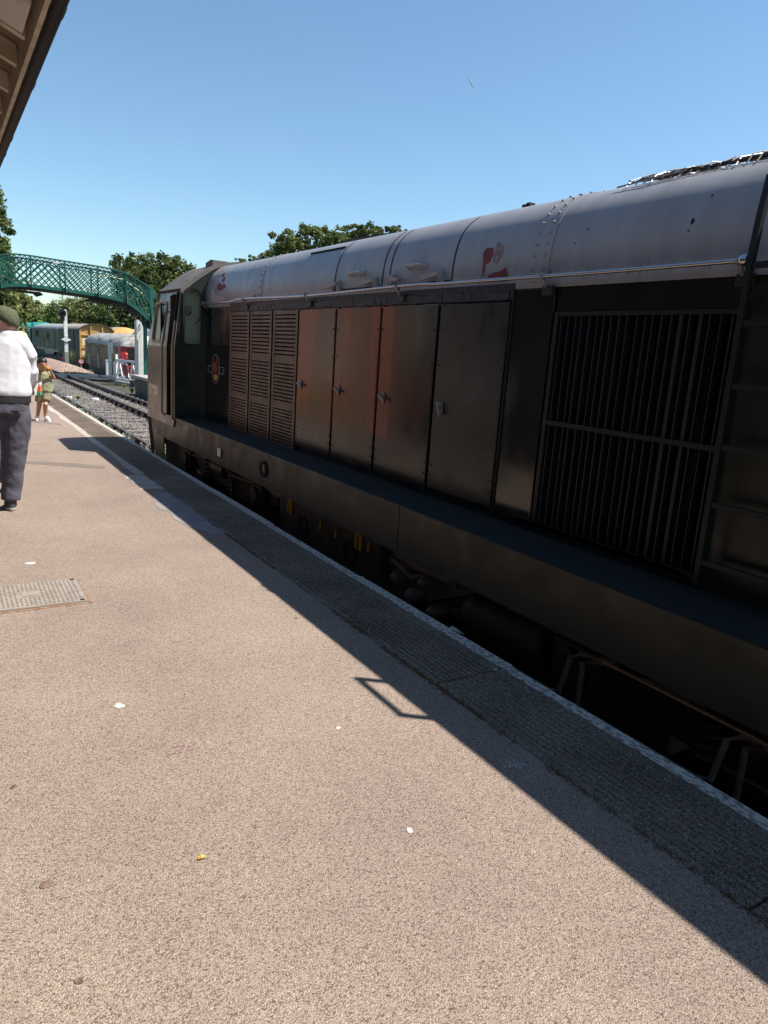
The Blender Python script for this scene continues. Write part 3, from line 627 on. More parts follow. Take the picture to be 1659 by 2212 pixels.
mb = MB().box(XH-.008, XH+.01, 3.575, 3.595, .58, 2.06)
mb.build('door_jamb', M['black'], loco)
for y in (4.375, 5.19, 5.99, 6.81): MB().box(XH+.016, XH+.021, y-.012, y+.012, .58, 1.99).build('door_jamb', M['black'], loco)
# radiator grille
gr = MB().box(XH-.012, XH+.02, 3.165, 3.195, .60, 1.915).box(XH-.012, XH+.02, 1.985, 2.01, .60, 1.93).box(XH-.010, XH+.02, 2.01, 3.165, 1.89, 1.912).build('grille_frame', M['ladder'], loco)
b = MB(); n = 21
for k in range(n):
    y = 3.145-k*.0545+random.uniform(-.008, .008); wd = random.uniform(.0028, .0045) if k not in (15, 17) else .010
    b.box(XH-.004, XH+.045, y-wd, y+wd, .615, 1.89)
b.build('grille_bar', M['grilledark'], gr)
MB().box(XH-.018, XH-.004, 2.01, 3.165, 1.245, 1.272).build('cross_bar', M['ladder'], gr)
b = MB()
for k in range(26): y = 3.16-k*.045; b.box(XH+.20, XH+.24, y, y+.016, .62, 1.9)
b.build('radiator_core', M['corenavy'], gr)
b = MB()
for k in range(60):
    y = random.uniform(2.0, 3.2); b.box(XH-.016, XH+.004, y, y+random.uniform(.03, .2), .60, .605+random.uniform(.004, .022))
b.build('sill_dirt', M['hoodrough'], gr)
# ladder up the side and over the roof
ld = thing_part = MB()
path = [Vector((3.085, 1.955, .60)), Vector((3.085, 1.955, 2.12)), Vector((3.10, 1.955, 2.30)), Vector((3.125, 1.955, 2.47))]
for dy in (0, -.40):
    b = MB(); rings = []
    for i, p in enumerate(path):
        t = (path[min(i+1, len(path)-1)]-path[max(i-1, 0)]).normalized(); nn = Vector((-t.z, 0, t.x)); q = p+Vector((0, dy, 0)); s_ = Vector((0, .014, 0))
        rings.append([q-nn*.014-s_, q-nn*.014+s_, q+nn*.014+s_, q+nn*.014-s_])
    b.loft(rings); o = b.build('ladder_rail' if dy == 0 else 'ladder_rail', M['ladder'], loco); lad = o if dy == 0 else lad
for z in (.72, 1.005, 1.28, 1.56, 1.84, 2.09, 2.455): x = 3.085 if z < 2.2 else 3.123; MB().box(x-.012, x+.012, 1.57, 1.937, z-.013, z+.013).build('ladder_rung', M['ladder'], lad)
b = MB()
for z in (.66, 1.95): b.box(3.098, 3.18, 1.94, 1.97, z-.015, z+.015)
b.build('ladder_bracket', M['hoodrough'], lad)
# roof
mb = MB(); mb.loft([[Vector((x, y, z)) for x, z in RFULL+[(2*CX-RP[0][0], 2.06), (RP[0][0], 2.06)]] for y in (Y0, 1.9, 3.4, 5.1, 6.5, 7.95, 8.9, YC)])
roof = mb.build('roof', M['roof'], loco, smooth=True, ang=35)
def band(y0, y1, ry):
    b = MB(); roof_strip(b, y0, y1, .005); bb = b.build('rivet_band', M['roof'], roof, smooth=True, ang=35); b = MB()
    L = len(RP)
    for i in range(2, 2*L-3, 2):
        x, z = RFULL[i]; a, c = RFULL[i-1], RFULL[i+1]; nn = Vector((-(c[1]-a[1]), 0, c[0]-a[0])).normalized()
        for yy in ry: q = Vector((x, yy, z)); b.cyl(q, q+nn*.010, .0095, 8); b.ball(q+nn*.010, .0075, 8, 5)
    b.build('rivet', M['roof'], bb)
band(7.86, 7.98, (7.92,)); band(3.30, 3.48, (3.345, 3.435)); band(9.72, 9.86, ())
b = MB()
for y in (6.08, 5.23, 5.12, 4.27):
    zz_ = [2.145+.46*i/22 for i in range(23)]
    for (z0, z1) in zip(zz_, zz_[1:]):
        pa, pb = roof_pt(y, z0, .0015), roof_pt(y, z1, .0015); h = Vector((0, .0055, 0)); nn = Vector((-.002, 0, .0006)); b.add([pa-h+nn, pa+h+nn, pb+h+nn, pb-h+nn, pa-h-nn*2, pa+h-nn*2, pb+h-nn*2, pb-h-nn*2], [(0, 1, 2, 3), (7, 6, 5, 4), (0, 4, 5, 1), (1, 5, 6, 2), (2, 6, 7, 3), (3, 7, 4, 0)])
for y0, y1 in ((5.23, 6.08), (4.27, 5.12)): x, z = rx(2.148, .0); b.box(x-.003, x+.004, y0, y1, z-.006, z+.006)
x, z = rx(2.545); b.box(x-.012, x+.01, 6.12, 6.85, z-.006, z+.010)
b.build('hatch_seam', M['black'], roof)
def roofbox(b, y, z, w, d, h, off=0):
    x, zz = rx(z, off); b.box(x-d, x+.004, y-w/2, y+w/2, zz-h/2, zz+h/2)
for ya, yb in ((5.54, 5.78), (4.62, 4.84)):
    b = MB(); x, z = rx(2.275); b.tube([(x, ya, z), (x-.045, ya+.02, z), (x-.045, yb-.02, z), (x, yb, z)], .013, 8)
    b.ball((x, ya, z), .024, 8, 5); b.ball((x, yb, z), .024, 8, 5); b.build('hatch_handle', M['roof'], roof, smooth=True)
for y, d in ((5.98, 1), (5.32, 1), (5.06, -1), (4.40, 1)):
    b = MB(); roofbox(b, y, 2.15, .07, .02, .05); roofbox(b, y, 2.19, .045, .03, .075); T = Matrix.Translation(roof_pt(y, 2.20)+Vector((-.04, 0, 0))) @ Matrix.Rotation(-.14*d, 4, 'X')
    b.box(-.012, .012, 0 if d > 0 else -.13, .21 if d > 0 else 0, -.016, .016, T=T); b.build('hatch_latch', M['roof'], roof, bevel=.005)
def patch(name, m, pts, n=1):
    b = MB(); top = [roof_pt(y, z, .0035) for y, z in pts]; bot = [roof_pt(y, z, -.004) for y, z in pts]; k = len(pts)
    b.add(top+bot, [list(range(k)), list(range(2*k-1, k-1, -1))]+[(i, (i+1) % k, k+(i+1) % k, k+i) for i in range(k)]); b.build(name, M[m], roof)
def pb(y, z, ry, rz, j=.2, n=14): return [(y+ry*(1+random.uniform(-j, j))*math.cos(6.2832*i/n), min(2.57, max(2.105, z+rz*(1+random.uniform(-j, j))*math.sin(6.2832*i/n)))) for i in range(n)]
patch('paint_patch', 'primer', pb(3.90, 2.29, .055, .06)); patch('paint_patch', 'scuff', pb(3.80, 2.305, .05, .065, .25)); patch('paint_patch', 'primer', [(3.93, 2.25), (3.905, 2.255), (3.91, 2.12), (3.94, 2.12)])
patch('paint_patch', 'primer', [(3.88, 2.115), (3.86, 2.16), (3.80, 2.175), (3.74, 2.18), (3.70, 2.20), (3.67, 2.165), (3.66, 2.115)]); patch('paint_patch', 'scuff', [(3.955, 2.11), (3.95, 2.15), (3.90, 2.19), (3.89, 2.11)])
for y, z, a, c in ((9.35, 2.47, .05, .028), (9.25, 2.41, .05, .03), (9.30, 2.30, .11, .035), (9.18, 2.31, .07, .03), (9.36, 2.335, .06, .03), (8.05, 2.145, .05, .025), (3.30, 2.135, .025, .02)): patch('paint_patch', 'primer', pb(y, z, a, c, .3))
patch('paint_patch', 'primerpale', [(9.66, 2.125), (9.64, 2.29), (9.52, 2.29), (9.50, 2.22), (9.14, 2.19), (9.12, 2.13)])
for y, z, a, c in ((2.78, 2.34, .011, .009), (2.36, 2.335, .008, .014), (2.37, 2.29, .004, .004), (3.05, 2.37, .004, .004), (2.3, 2.45, .006, .004), (3.12, 2.30, .003, .005)): patch('paint_chip', 'black' if a < .01 else 'primerpale', pb(y, z, a, c, .3, 8))
b = MB()
for y in (2.06, 2.62, 3.02): 
    for dz in range(1): x, z = rx(2.11+.006, .002); b.box(x-.002, x, y-.002, y+.002, 2.10, 2.10+random.uniform(.02, .06))
for _ in range(26):
    y = random.uniform(2.1, 3.9); x, z = rx(2.12, .001); b.box(x-.0015, x+.001, y-.0012, y+.0012, 2.10, 2.105+random.uniform(.01, .07))
b.build('paint_run', M['scuff'], roof)
# roof furniture
MB().prism([(6.88, 2.722), (6.86, 2.738), (5.86, 2.712), (5.86, 2.66), (6.88, 2.66)], 'x', 3.68, 4.46).build('exhaust_hatch', M['dark'], loco)
MB().box(3.55, 3.60, 3.97, 4.03, 2.655, 2.685).box(3.55, 3.6, 3.95, 3.985, 2.655, 2.692).build('lifting_lug', M['dark'], loco)
def RT(x, y, o): # on the roof at x, o above it
    xx = x if x <= CX else 2*CX-x
    for (x0, z0), (x1, z1) in zip(RP, RP[1:]):
        if x0 <= xx <= x1 and x1 > x0: return Vector((x, y, z0+(z1-z0)*(xx-x0)/(x1-x0)+o))
fan = MB().tube([RT(3.44, 1.0, .018), RT(3.44, 2.90, .018)], .010, 6).tube([RT(x, 2.92, .018) for x in (3.44, 3.55, 3.7, 3.9, 4.06)], .009, 6).build('fan_grille', M['dark'], loco)
for k in range(9):
    x = 3.40+k*.07; q = [RT(x+random.uniform(-.012, .012), 2.98-.05*i-random.uniform(0, .02), .028+random.uniform(-.008, .008)) for i in range(34)]
    MB().tube(q, .004, 5).build('grille_wire', M['dark'], fan)
for k in range(30):
    y = 2.96-k*.055; MB().tube([RT(3.38+random.uniform(-.02, .015), y, .012)]+[RT(x, y+random.uniform(-.015, .015), .034+random.uniform(-.008, .008)) for x in (3.42, 3.5, 3.6, 3.75, 3.95)], .0035, 5).build('grille_wire', M['dark' if k % 3 else 'greymetal'], fan)
MB().tube([RT(3.36, 3.02, .02), RT(3.37, 2.8, .03), RT(3.40, 2.6, .03)], .005, 6).build('grille_wire', M['greymetal'], fan)
# handrail along the eaves
hr = []
for k in range(41):
    y = 9.80-(9.80-2.0)*k/40; hr.append(Vector((3.105, y, 2.118+.010*math.sin(y*1.7)*(1 if y > 4.5 else .3)-(.018 if 8.6 < y < 9.6 else 0))))
rail = MB().tube(hr, .0118, 10).ball(hr[-1], .028, 12, 8).ball(hr[0], .026, 10, 6).build('handrail', M['steel'], loco, smooth=True)
for y in (9.78, 8.25, 6.55, 4.89, 3.275, 2.02):
    MB().tube([(3.105, y, 2.118), (3.125, y, 2.07), (3.18, y, 2.04)], .012, 8).ball((3.105, y, 2.118), .024, 10, 6).build('handrail_stanchion', M['greymetal'], rail, smooth=True)
    MB().box(3.135, 3.172, y-.055, y+.03, 2.01, 2.065).build('stanchion_foot', M['hoodrough'], rail, bevel=.006)
# ------------- cab
def cx_(z): return XS if z <= 1.5 else XS+.09*(z-1.5)/.77
def side(u, v, d): return Vector((cx_(v)+d, u, v))
yb, yf = YC, YF
fy = lambda z: yf+.05 if z <= .5 else (yf+.04-.02*(z-.5) if z <= 1.5 else yf+.02-.30*(z-1.5)/.77)
outer = [(yb, .42), (yb, 2.27)]+[(fy(z), z) for z in (2.27, 2.0, 1.75, 1.5, 1.0, .5, .42)]
hole_door = [(9.98, .56), (10.25, .56), (10.25, 2.22), (9.98, 2.22)]
hole_win = rrect(10.46, 11.06, 1.57, 2.11, .05)
cab = MB().plate(outer[::-1], [hole_door, hole_win], .03, side, cuts=(1.5,)).build('cab_side', M['cabgreen'], loco)
def ringplate(name, m, o, i, fn, th, parent, cuts=()): return MB().plate(o, [i], th, fn, cuts).build(name, M[m], parent)
ringplate('window_frame', 'wood', rrect(10.44, 11.08, 1.55, 2.13, .07), rrect(10.475, 11.045, 1.585, 2.095, .05), lambda u, v, d: Vector((cx_(v)-.012+d, u, v)), .03, cab)
def pane(name, m, poly, fn, parent): return MB().plate(poly, [], .004, fn).build(name, M[m], parent)
sidew = lambda u, v, d: Vector((cx_(v)+.012+d, u, v))
pane('pane', 'greenglass', rrect(10.70, 11.05, 1.58, 2.10, .04), sidew, cab); pane('pane', 'pane', rrect(10.47, 10.69, 1.58, 2.10, .03), lambda u, v, d: sidew(u, v, d)+Vector((.008, 0, 0)), cab)
MB().box(2.775, 2.80, 10.68, 10.705, 1.57, 2.11).build('window_bar', M['black'], cab)
# door opening: wooden edge, hand rail, recess
MB().plate([(9.975, .50), (9.975, 1.5), (9.975, 1.86), (9.93, 1.86), (9.93, 1.5), (9.93, .50)], [], .05, lambda u, v, d: Vector((cx_(v)-.014+d, u, v)), cuts=(1.5,)).build('door_edge', M['wood'], cab)
MB().plate([(9.98, 1.86), (9.98, 2.24), (9.94, 2.24), (9.94, 1.86)], [], .05, lambda u, v, d: Vector((cx_(v)-.02+d, u, v))).build('door_post', M['black'], cab)
MB().box(2.80, 2.83, 10.24, 10.30, .52, 2.2).build('sliding_door', M['dark'], cab)
MB().tube([(cx_(.56)-.005, 10.335, .54), (cx_(.56)-.045, 10.33, .58), (cx_(1.5)-.045, 10.31, 1.5), (cx_(1.95)-.045, 10.31, 1.93), (cx_(2.0)-.01, 10.31, 1.99)], .014, 8).build('hand_rail', M['wood'], cab, smooth=True)
MB().prism([(9.88, .42), (10.26, .42), (10.26, .56), (9.96, .56), (9.82, .50)], 'x', XS-.012, XS+.02).build('door_step', M['cabgreen'], cab)
# back wall of the cab
bw = [(XS+.015, .5), (XS+.015, 1.5), (XS+.10, 2.285), (3.0, 2.42), (3.2, 2.565), (3.28, 2.60), (3.28, .5)]
arch = rrect(2.865, 3.105, 1.56, 2.30, .045, 5, .115)
back = MB().plate(bw, [arch], .03, lambda u, v, d: Vector((u, yb-.004+d, v))).build('cab_back', M['cabgreen'], loco)
ringplate('window_frame', 'hoodrough', rrect(2.848, 3.122, 1.543, 2.317, .06, 5, .132), rrect(2.872, 3.098, 1.567, 2.293, .04, 5, .108), lambda u, v, d: Vector((u, yb-.022+d, v)), .03, back)
pane('pane', 'pane', arch, lambda u, v, d: Vector((u, yb+.012+d, v)), back)
MB().prism([(2.90, 1.99), (2.925, 1.93), (2.97, 1.96), (2.975, 2.05), (2.92, 2.08)], 'y', yb+.004, yb+.010).build('sticker', M['black'], back)
MB().tube([(3.16, yb-.03, 2.00), (3.10, yb-.04, 1.93), (3.02, yb-.035, 1.84)], .006, 6).build('wiper', M['black'], back)
# cab roof and front
cr_ = [(cx_(2.27)-.012, 2.25), (XS+.085, 2.285), (3.0, 2.435), (3.2, 2.585), (3.29, 2.635), (3.48, 2.69), (3.75, 2.735), (4.07, 2.755)]
cr_ = cr_+[(2*CX-x, z) for x, z in cr_[::-1][1:]]
b = MB(); inn = [(x+(.03 if x < CX else -.03), z-.04) for x, z in cr_]
for (ya, yb2) in ((YC-.02, 10.95),): b.loft([[Vector((x, ya, z)) for x, z in cr_+inn[::-1]], [Vector((x, yb2, z)) for x, z in cr_+inn[::-1]], [Vector((x+(.02 if x < CX else -.02), yb2+.16, z-.05-.06*(z-2.2))) for x, z in cr_+inn[::-1]]])
croof = b.build('cab_roof', M['cabroof'], loco, smooth=True, ang=25)
b = MB().prism([(9.90, 2.60), (10.2, 2.60), (10.2, 2.685), (9.98, 2.715), (9.90, 2.705)], 'x', 3.27, 3.50); b.build('roof_vent', M['cabroof'], croof, bevel=.01)
MB().box(cx_(2.27)-.022, cx_(2.27)+.02, 9.88, 11.0, 2.252, 2.275).build('gutter_lip', M['black'], croof)
fr = [(2.745, .42), (2.745, 1.5), (2.83, 2.27), (3.2, 2.52), (3.6, 2.62), (4.07, 2.66)]; fr = fr+[(2*CX-x, z) for x, z in fr[::-1]]
holes = [rrect(c-.24, c+.24, 1.58, 2.12, .06) for c in (3.14, 5.0)]+[rrect(3.5, 3.95, 1.62, 2.2, .05), rrect(4.19, 4.64, 1.62, 2.2, .05)]
front = MB().plate(fr, holes, .03, lambda u, v, d: Vector((u, fy(v)-.03+d, v)), cuts=(1.5,)).build('cab_front', M['cabgreen'], loco)
for h in holes: pane('pane', 'pane', h, lambda u, v, d: Vector((u, fy(v)-.015+d, v)), front)
# far side wall with its own door and window, inside things
fs = lambda u, v, d: Vector((2*CX-cx_(v)-d, u, v))
MB().plate(outer[::-1], [rrect(9.98, 10.42, .9, 2.2, .03), hole_win], .03, fs, cuts=(1.5,)).build('cab_side', M['cabgreen'], loco)
MB().box(2.78, 2*CX-2.78, YC, 11.25, .50, .545).build('cab_floor', M['dark'], loco)
MB().box(3.16, 2*CX-3.16, 9.9, 9.93, .55, 2.5).build('cab_bulkhead', M['beige'], loco)
MB().box(2.905, 3.16, 9.99, 10.01, .55, 2.36).build('cab_lining', M['lining'], loco)
MB().box(2.81, 3.16, 11.12, 11.15, .55, 1.5).box(3.25, 4.6, 10.75, 11.12, .55, 1.42).build('control_desk', M['beige'], loco)
MB().box(2.80, 3.15, 10.98, 11.0, 1.5, 2.25).build('screen_post', M['beige'], loco)
b = MB().box(3.0, 3.4, 10.3, 10.7, .95, 1.05).box(3.0, 3.4, 10.27, 10.33, 1.05, 1.5).box(3.15, 3.25, 10.45, 10.55, .54, .95); b.build('seat', M['dark'], loco, bevel=.02)
MB().tube([(2.95, 10.55, 1.45), (2.95, 10.52, 1.75), (3.02, 10.5, 1.95)], [.03, .045, .035], 8).build('brake_handle', M['cabred'], loco, smooth=True)
# number and emblem
tm = text_mb('D 8001', 1.0, (1, 0, 0), (0, 1, 0), (0, 0, 0), .0, bold=.045)
x0_, x1_, y1_ = min(v.x for v in tm.v), max(v.x for v in tm.v), max(v.y for v in tm.v)
tm.v = [Vector((XS-.0012-v.z*.001, 11.21-(v.x-x0_)/(x1_-x0_)*.48, .785+v.y/y1_*.15)) for v in tm.v]; tm.build('number', M['cream'], loco, recalc=False)
cr0 = MB().ring((XH-.001, 9.40, 1.26), (0, 1, 0), (0, 0, 1), .192, .184, (-1, 0, 0), .004, 40, ru=.76).build('emblem', M['emblem'], loco)
b = MB()
for ya, yb3 in ((9.545, 9.72), (9.08, 9.255)):
    for z in (1.205, 1.29): b.box(XH-.005, XH, ya, yb3, z-.003, z+.003)
    for y in (ya, yb3): b.box(XH-.005, XH, y-.003, y+.003, 1.205, 1.29)
b.build('emblem_bar', M['emblem'], cr0)
E2 = lambda pts: [(9.40-u, 1.26+v) for u, v in pts]
def em(name, m, pts, t=.003): MB().prism(E2(pts), 'x', XH-t, XH).build(name, M[m], cr0)
em('emblem_lion', 'crestred', [(-.075, .03), (-.06, .10), (-.045, .085), (-.03, .05), (-.01, .075), (.005, .145), (.03, .15), (.045, .13), (.035, .10), (.05, .09), (.04, .06), (.02, .04), (.03, .0), (.06, .04), (.055, .06), (.075, .06), (.085, .0), (.07, -.04), (.065, .0), (.05, -.02), (.03, -.075), (.0, -.075), (.01, -.03), (-.02, -.075), (-.045, -.075), (-.03, -.02), (-.05, .01)])
em('emblem_crown', 'gold', [(-.085, -.075), (-.065, -.095), (-.045, -.07), (-.02, -.095), (.0, -.065), (.02, -.095), (.045, -.07), (.06, -.095), (.085, -.075), (.07, -.15), (-.065, -.15)])
MB().ring((XH-.004, 9.46, 1.275), (0, 1, 0), (0, 0, 1), .05, .041, (-1, 0, 0), .003, 20, ru=.75).build('emblem_wheel', M['gold'], cr0)
# front end: buffers, valance, beam
MB().box(XS+.05, 2*CX-XS-.05, 11.28, 11.36, -.02, .42).build('buffer_beam', M['black'], loco)
for x in (3.20, 4.94):
    bf = MB().cyl((x, 11.36, .17), (x, 11.75, .17), .10, 16).build('buffer', M['dark'], loco, smooth=True)
    MB().cyl((x, 11.75, .17), (x, 11.80, .17), .235, 24).build('buffer_head', M['black'], bf, smooth=True)
MB().prism([(10.47, .20), (10.45, -.13), (10.92, -.13), (11.2, .22)], 'x', XS+.01, XS+.03).build('valance_end', M['olive'], loco)
MB().prism([(11.18, .40), (11.36, .42), (11.12, -.2), (10.95, -.2)], 'x', XS+.0, XS+.012).build('guard_plate', M['black'], loco)
MB().box(2.92, 3.5, 9.9, 11.0, -.5, .19).box(2.98, 3.3, 9.3, 9.9, -.5, -.12).box(4.5, 5.3, 8, 11.2, -.5, .2).build('dark_filler', M['dark'], loco, bevel=.02)  # plain dark boxes added to block out sunlit ballast below the cab
# bogies and underside
def bogie(yc):
    b = MB(); bg_ = b.prism([(yc-1.7, .10), (yc+1.7, .10), (yc+1.75, -.05), (yc+1.45, -.12), (yc+1.2, -.02), (yc+.75, -.16), (yc-.75, -.16), (yc-1.2, -.02), (yc-1.45, -.12), (yc-1.75, -.05)], 'x', 2.98, 3.04).build('bogie_frame', M['dark'], loco, bevel=.01)
    for dy in (-1.3, 1.3):
        w_ = MB().cyl((3.36, yc+dy, .08), (3.48, yc+dy, .08), .48, 32).cyl((4.66, yc+dy, .08), (4.78, yc+dy, .08), .48, 32).cyl((3.4, yc+dy, .08), (4.7, yc+dy, .08), .08, 10).build('wheelset', M['dark'], bg_, smooth=True)
        MB().box(2.90, 2.99, yc+dy-.15, yc+dy+.15, -.14, .10).cyl((2.86, yc+dy, -.02), (2.91, yc+dy, -.02), .10, 16).build('axle_box', M['dark'], bg_, bevel=.01)
    for dy in (-.45, .45):
        b = MB().tube([(2.93+.05*math.cos(t*.9), yc+dy+.05*math.sin(t*.9), -.15+t*.008) for t in range(36)], .012, 6); b.build('spring', M['dark'], bg_)
    MB().tube([(2.95, yc-1.6, .12), (2.92, yc-.6, .06), (2.95, yc+.3, .12), (2.93, yc+1.4, .04)], .014, 6).build('brake_pipe', M['pipegrey'], bg_, smooth=True)
    MB().cyl((2.96, yc-.2, .05), (2.96, yc+.25, .05), .09, 14).build('brake_cylinder', M['dark'], bg_, smooth=True)
    return bg_
bogie(8.5); bogie(1.2)
bb = MB().box(2.90, 5.2, 4.55, 6.55, -.42, .195).build('battery_box', M['dark'], loco, bevel=.01)
for y, z in ((5.98, -.07), (5.05, -.07)):
    MB().ring((2.90, y, z), (0, 1, 0), (0, 0, 1), .10, .085, (-1, 0, 0), .012, 24).box(2.89, 2.90, y-.085, y+.085, z-.008, z+.008).build('round_port', M['hoodrough'], bb)
for y, s_ in ((6.24, 1), (6.30, 1), (4.86, 1.1), (4.93, 1.1)):
    MB().box(2.882, 2.90, y-.013, y+.013, -.005, .115*s_).cyl((2.884, y, .125*s_), (2.9, y, .125*s_), .016, 10).build('yellow_handle', M['yellow'], bb)
MB().box(2.882, 2.9, 6.24, 6.30, .115, .13).build('yellow_link', M['yellow'], bb); MB().box(2.882, 2.9, 4.86, 4.93, .125, .14).build('yellow_link', M['yellow'], bb)
for y, z in ((5.60, .03), (5.30, .03), (4.73, .05)):
    MB().prism([(y, z+.05), (y+.010, z-.03), (y, z-.04), (y-.010, z-.03)], 'x', 2.885, 2.9).build('yellow_tag', M['yellow'], bb)
b = MB().tube([(2.92, 4.4, .05), (2.92, 4.1, -.02), (2.92, 3.9, .08)], .03, 8)
for y, z, r in ((4.25, -.05, .06), (4.05, -.12, .05), (3.9, .02, .05), (4.15, .1, .045), (3.78, -.16, .045)): b.cyl((2.86, y, z), (3.0, y, z), r, 12); b.ball((2.86, y, z), r*.8, 8, 5)
b.build('air_valve', M['pipegrey'], loco, smooth=True)
MB().tube([(2.84, 4.2, .15), (2.84, 3.9, .13), (2.84, 3.5, .15)], .05, 8).box(2.80, 2.9, 3.45, 4.1, .12, .19).build('air_duct', M['dark'], loco)
b = MB().cyl((3.02, 3.4, -.05), (3.02, 2.75, -.05), .15, 18).ball((3.02, 3.4, -.05), .15, 14, 8); b.build('air_tank', M['dark'], loco, smooth=True)
for y in (2.42, 1.50):
    b = MB().tube([(2.78, y+.9, -.17), (2.79, y+.12, -.17), (2.80, y+.05, -.15), (2.82, y+.02, .06), (2.84, y-.03, .10), (2.88, y-.22, .12)], .015, 8)
    b.tube([(2.83, y-.06, -.3), (2.83, y-.06, .06), (2.86, y-.12, .09), (2.90, y-.24, .10)], .015, 8); b.build('water_pipe', M['pipegrey'], loco, smooth=True)
MB().tube([(2.80, 2.2, .14), (2.80, 1.75, .14), (2.81, 1.4, .135), (2.84, 1.2, .10)], .008, 8).build('conduit', M['wood'], loco, smooth=True)
MB().box(3.0, 5.1, 1.9, 3.5, -.30, .19).build('fuel_tank', M['dark'], loco, bevel=.03)
MB().tube([(2.90, 6.9, .16), (2.93, 6.7, .10), (2.92, 6.45, .13)], .035, 8).build('rusty_hose', M['scuff'], loco, smooth=True)
b = MB().tube([(2.85, 7.9, .12), (2.86, 7.85, -.15)], .012, 6).tube([(2.85, 9.05, .08), (2.86, 9.0, -.1), (2.9, 9.3, -.1)], .012, 6); b.build('sand_pipe', M['pipegrey'], loco, smooth=True)
pc = Vector((2.80, 3.42, -.16)); o = MB().add([pc+Vector(q) for q in ((0, .06, 0), (.03, .07, .01), (.03, -.07, .0), (.0, -.07, .012), (.015, 0, .02))], [(0, 1, 4), (1, 2, 4), (2, 3, 4), (3, 0, 4)]).build('scrap_paper', M['white'], loc=pc, recalc=False)
tag(o, 'scrap of pale paper caught in the dark gap below the engine', 'litter')
# ================================================================== FOOTBRIDGE
BY = 36.0
def r5(x, y): return (x*.2148, 486+y*.2148)
def bp(x, y, Y=BY): q = at(*r5(x, y), Y); return (q.x, q.z)
topc = catmull([bp(*q) for q in ((-560, 520), (-330, 380), (-160, 325), (5, 294), (130, 285), (310, 303), (655, 358), (985, 410), (1120, 437), (1270, 482), (1400, 552), (1535, 640))], 6)
botc = catmull([bp(*q) for q in ((-560, 870), (-330, 730), (-160, 665), (5, 630), (130, 614), (310, 622), (655, 668), (985, 716), (1120, 742), (1270, 785), (1390, 865), (1505, 970))], 6)
def interp(ch, x):
    for (a, b), (c, d) in zip(ch, ch[1:]):
        if x <= c or (c, d) == ch[-1]: return b+(d-b)*(x-a)/(c-a)
jx = [bp(*q)[0] for q in ((-560, 700), (-330, 560), (-160, 500), (5, 460), (310, 460), (655, 510), (985, 560), (1270, 630), (1520, 800))]
def BP(x, v, y): zb, zt = interp(botc, x), interp(topc, x); return Vector((x, y, zb+(zt-zb)*v))
fb = thing('footbridge', (4.5, BY, 3), 'arched emerald green lattice footbridge spanning the tracks', 'footbridge')
def bar(b, p, q, wd, th):
    d = (q-p).normalized(); s_ = Vector((0, 1, 0)); n_ = d.cross(s_).normalized()*wd/2; s_ = s_*th/2
    b.loft([[k-n_-s_, k+n_-s_, k+n_+s_, k-n_+s_] for k in (p, q)])
def parapet(y, m, full):
    side_ = thing_ = MB()
    n = 70; x0, x1 = jx[0], jx[-1]; XSs = [x0+(x1-x0)*i/n for i in range(n+1)]
    for (va, vb, t) in ((-.02, .085, .10), (.955, 1.0, .14), (.86, .885, .05)):
        side_.loft([[BP(x, va, y-t/2), BP(x, va, y+t/2), BP(x, vb, y+t/2), BP(x, vb, y-t/2)] for x in XSs])
    ch = side_.build('parapet_chord', m, fb)
    b = MB(); pitch = .29
    L = x1-x0; k = -8
    while k*pitch < L+8*pitch:
        for s_ in (1, -1):
            # a diagonal rises v .085 -> .87 over a run of 1.0 m; clipped to the bridge ends
            xa = x0+k*pitch; xb = xa+s_*1.0
            t0, t1 = 0.0, 1.0
            def cl(x): return (x-xa)/(xb-xa)
            for e_ in (x0, x1):
                t = cl(e_)
                if 0 < t < 1:
                    if (xa < x0 or xa > x1): t0 = max(t0, t)
                    else: t1 = min(t1, t)
            if (xa < x0 and xb < x0) or (xa > x1 and xb > x1) or (xa < x0 and s_ < 0) or (xa > x1 and s_ > 0): continue
            nn = 4; yy = y+s_*.012
            P_ = [BP(xa+(xb-xa)*(t0+(t1-t0)*i/nn), .085+.785*(t0+(t1-t0)*i/nn), yy) for i in range(nn+1)]
            for p_, q_ in zip(P_, P_[1:]): bar(b, p_, q_, .045, .012)
        k += 1
    b.build('lattice', m, fb)
    b = MB(); k = 0; x = x0
    while x < x1-.2:
        bar(b, BP(x, .88, y), BP(x+.10, .955, y), .03, .01); bar(b, BP(x+.10, .955, y), BP(x+.2, .88, y), .03, .01); x += .2
    b.build('top_lattice', m, fb)
    for i, x in enumerate(jx):
        b = MB(); w_ = .05; f = -1 if full else 1
        b.box(x-w_/2, x+w_/2, y-.05, y+.05, BP(x, -.02, y).z, BP(x, 1.0, y).z)
        if full: b.prism([(y-.05, BP(x, .62, y).z), (y-.05, BP(x, -.03, y).z), (y-.26, BP(x, -.03, y).z), (y-.20, BP(x, .12, y).z), (y-.10, BP(x, .35, y).z)], 'x', x-.012, x+.012)
        b.build('post', m, fb)
parapet(BY, M['bridge'], True); parapet(BY+1.7, M['bridge'], False)
b = MB(); n = 50
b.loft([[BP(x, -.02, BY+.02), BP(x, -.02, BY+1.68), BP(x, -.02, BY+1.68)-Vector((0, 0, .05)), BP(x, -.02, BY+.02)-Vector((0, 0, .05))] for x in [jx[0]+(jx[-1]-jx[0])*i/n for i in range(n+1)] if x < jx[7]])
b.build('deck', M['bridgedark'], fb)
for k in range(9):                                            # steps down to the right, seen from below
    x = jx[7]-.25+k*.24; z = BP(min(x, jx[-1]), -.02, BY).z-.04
    MB().box(x, x+.28, BY+.05, BY+1.65, z-.04, z).box(x+.25, x+.28, BY+.05, BY+1.65, z-.22, z-.04).build('stair_tread', M['bridgedark'], fb)
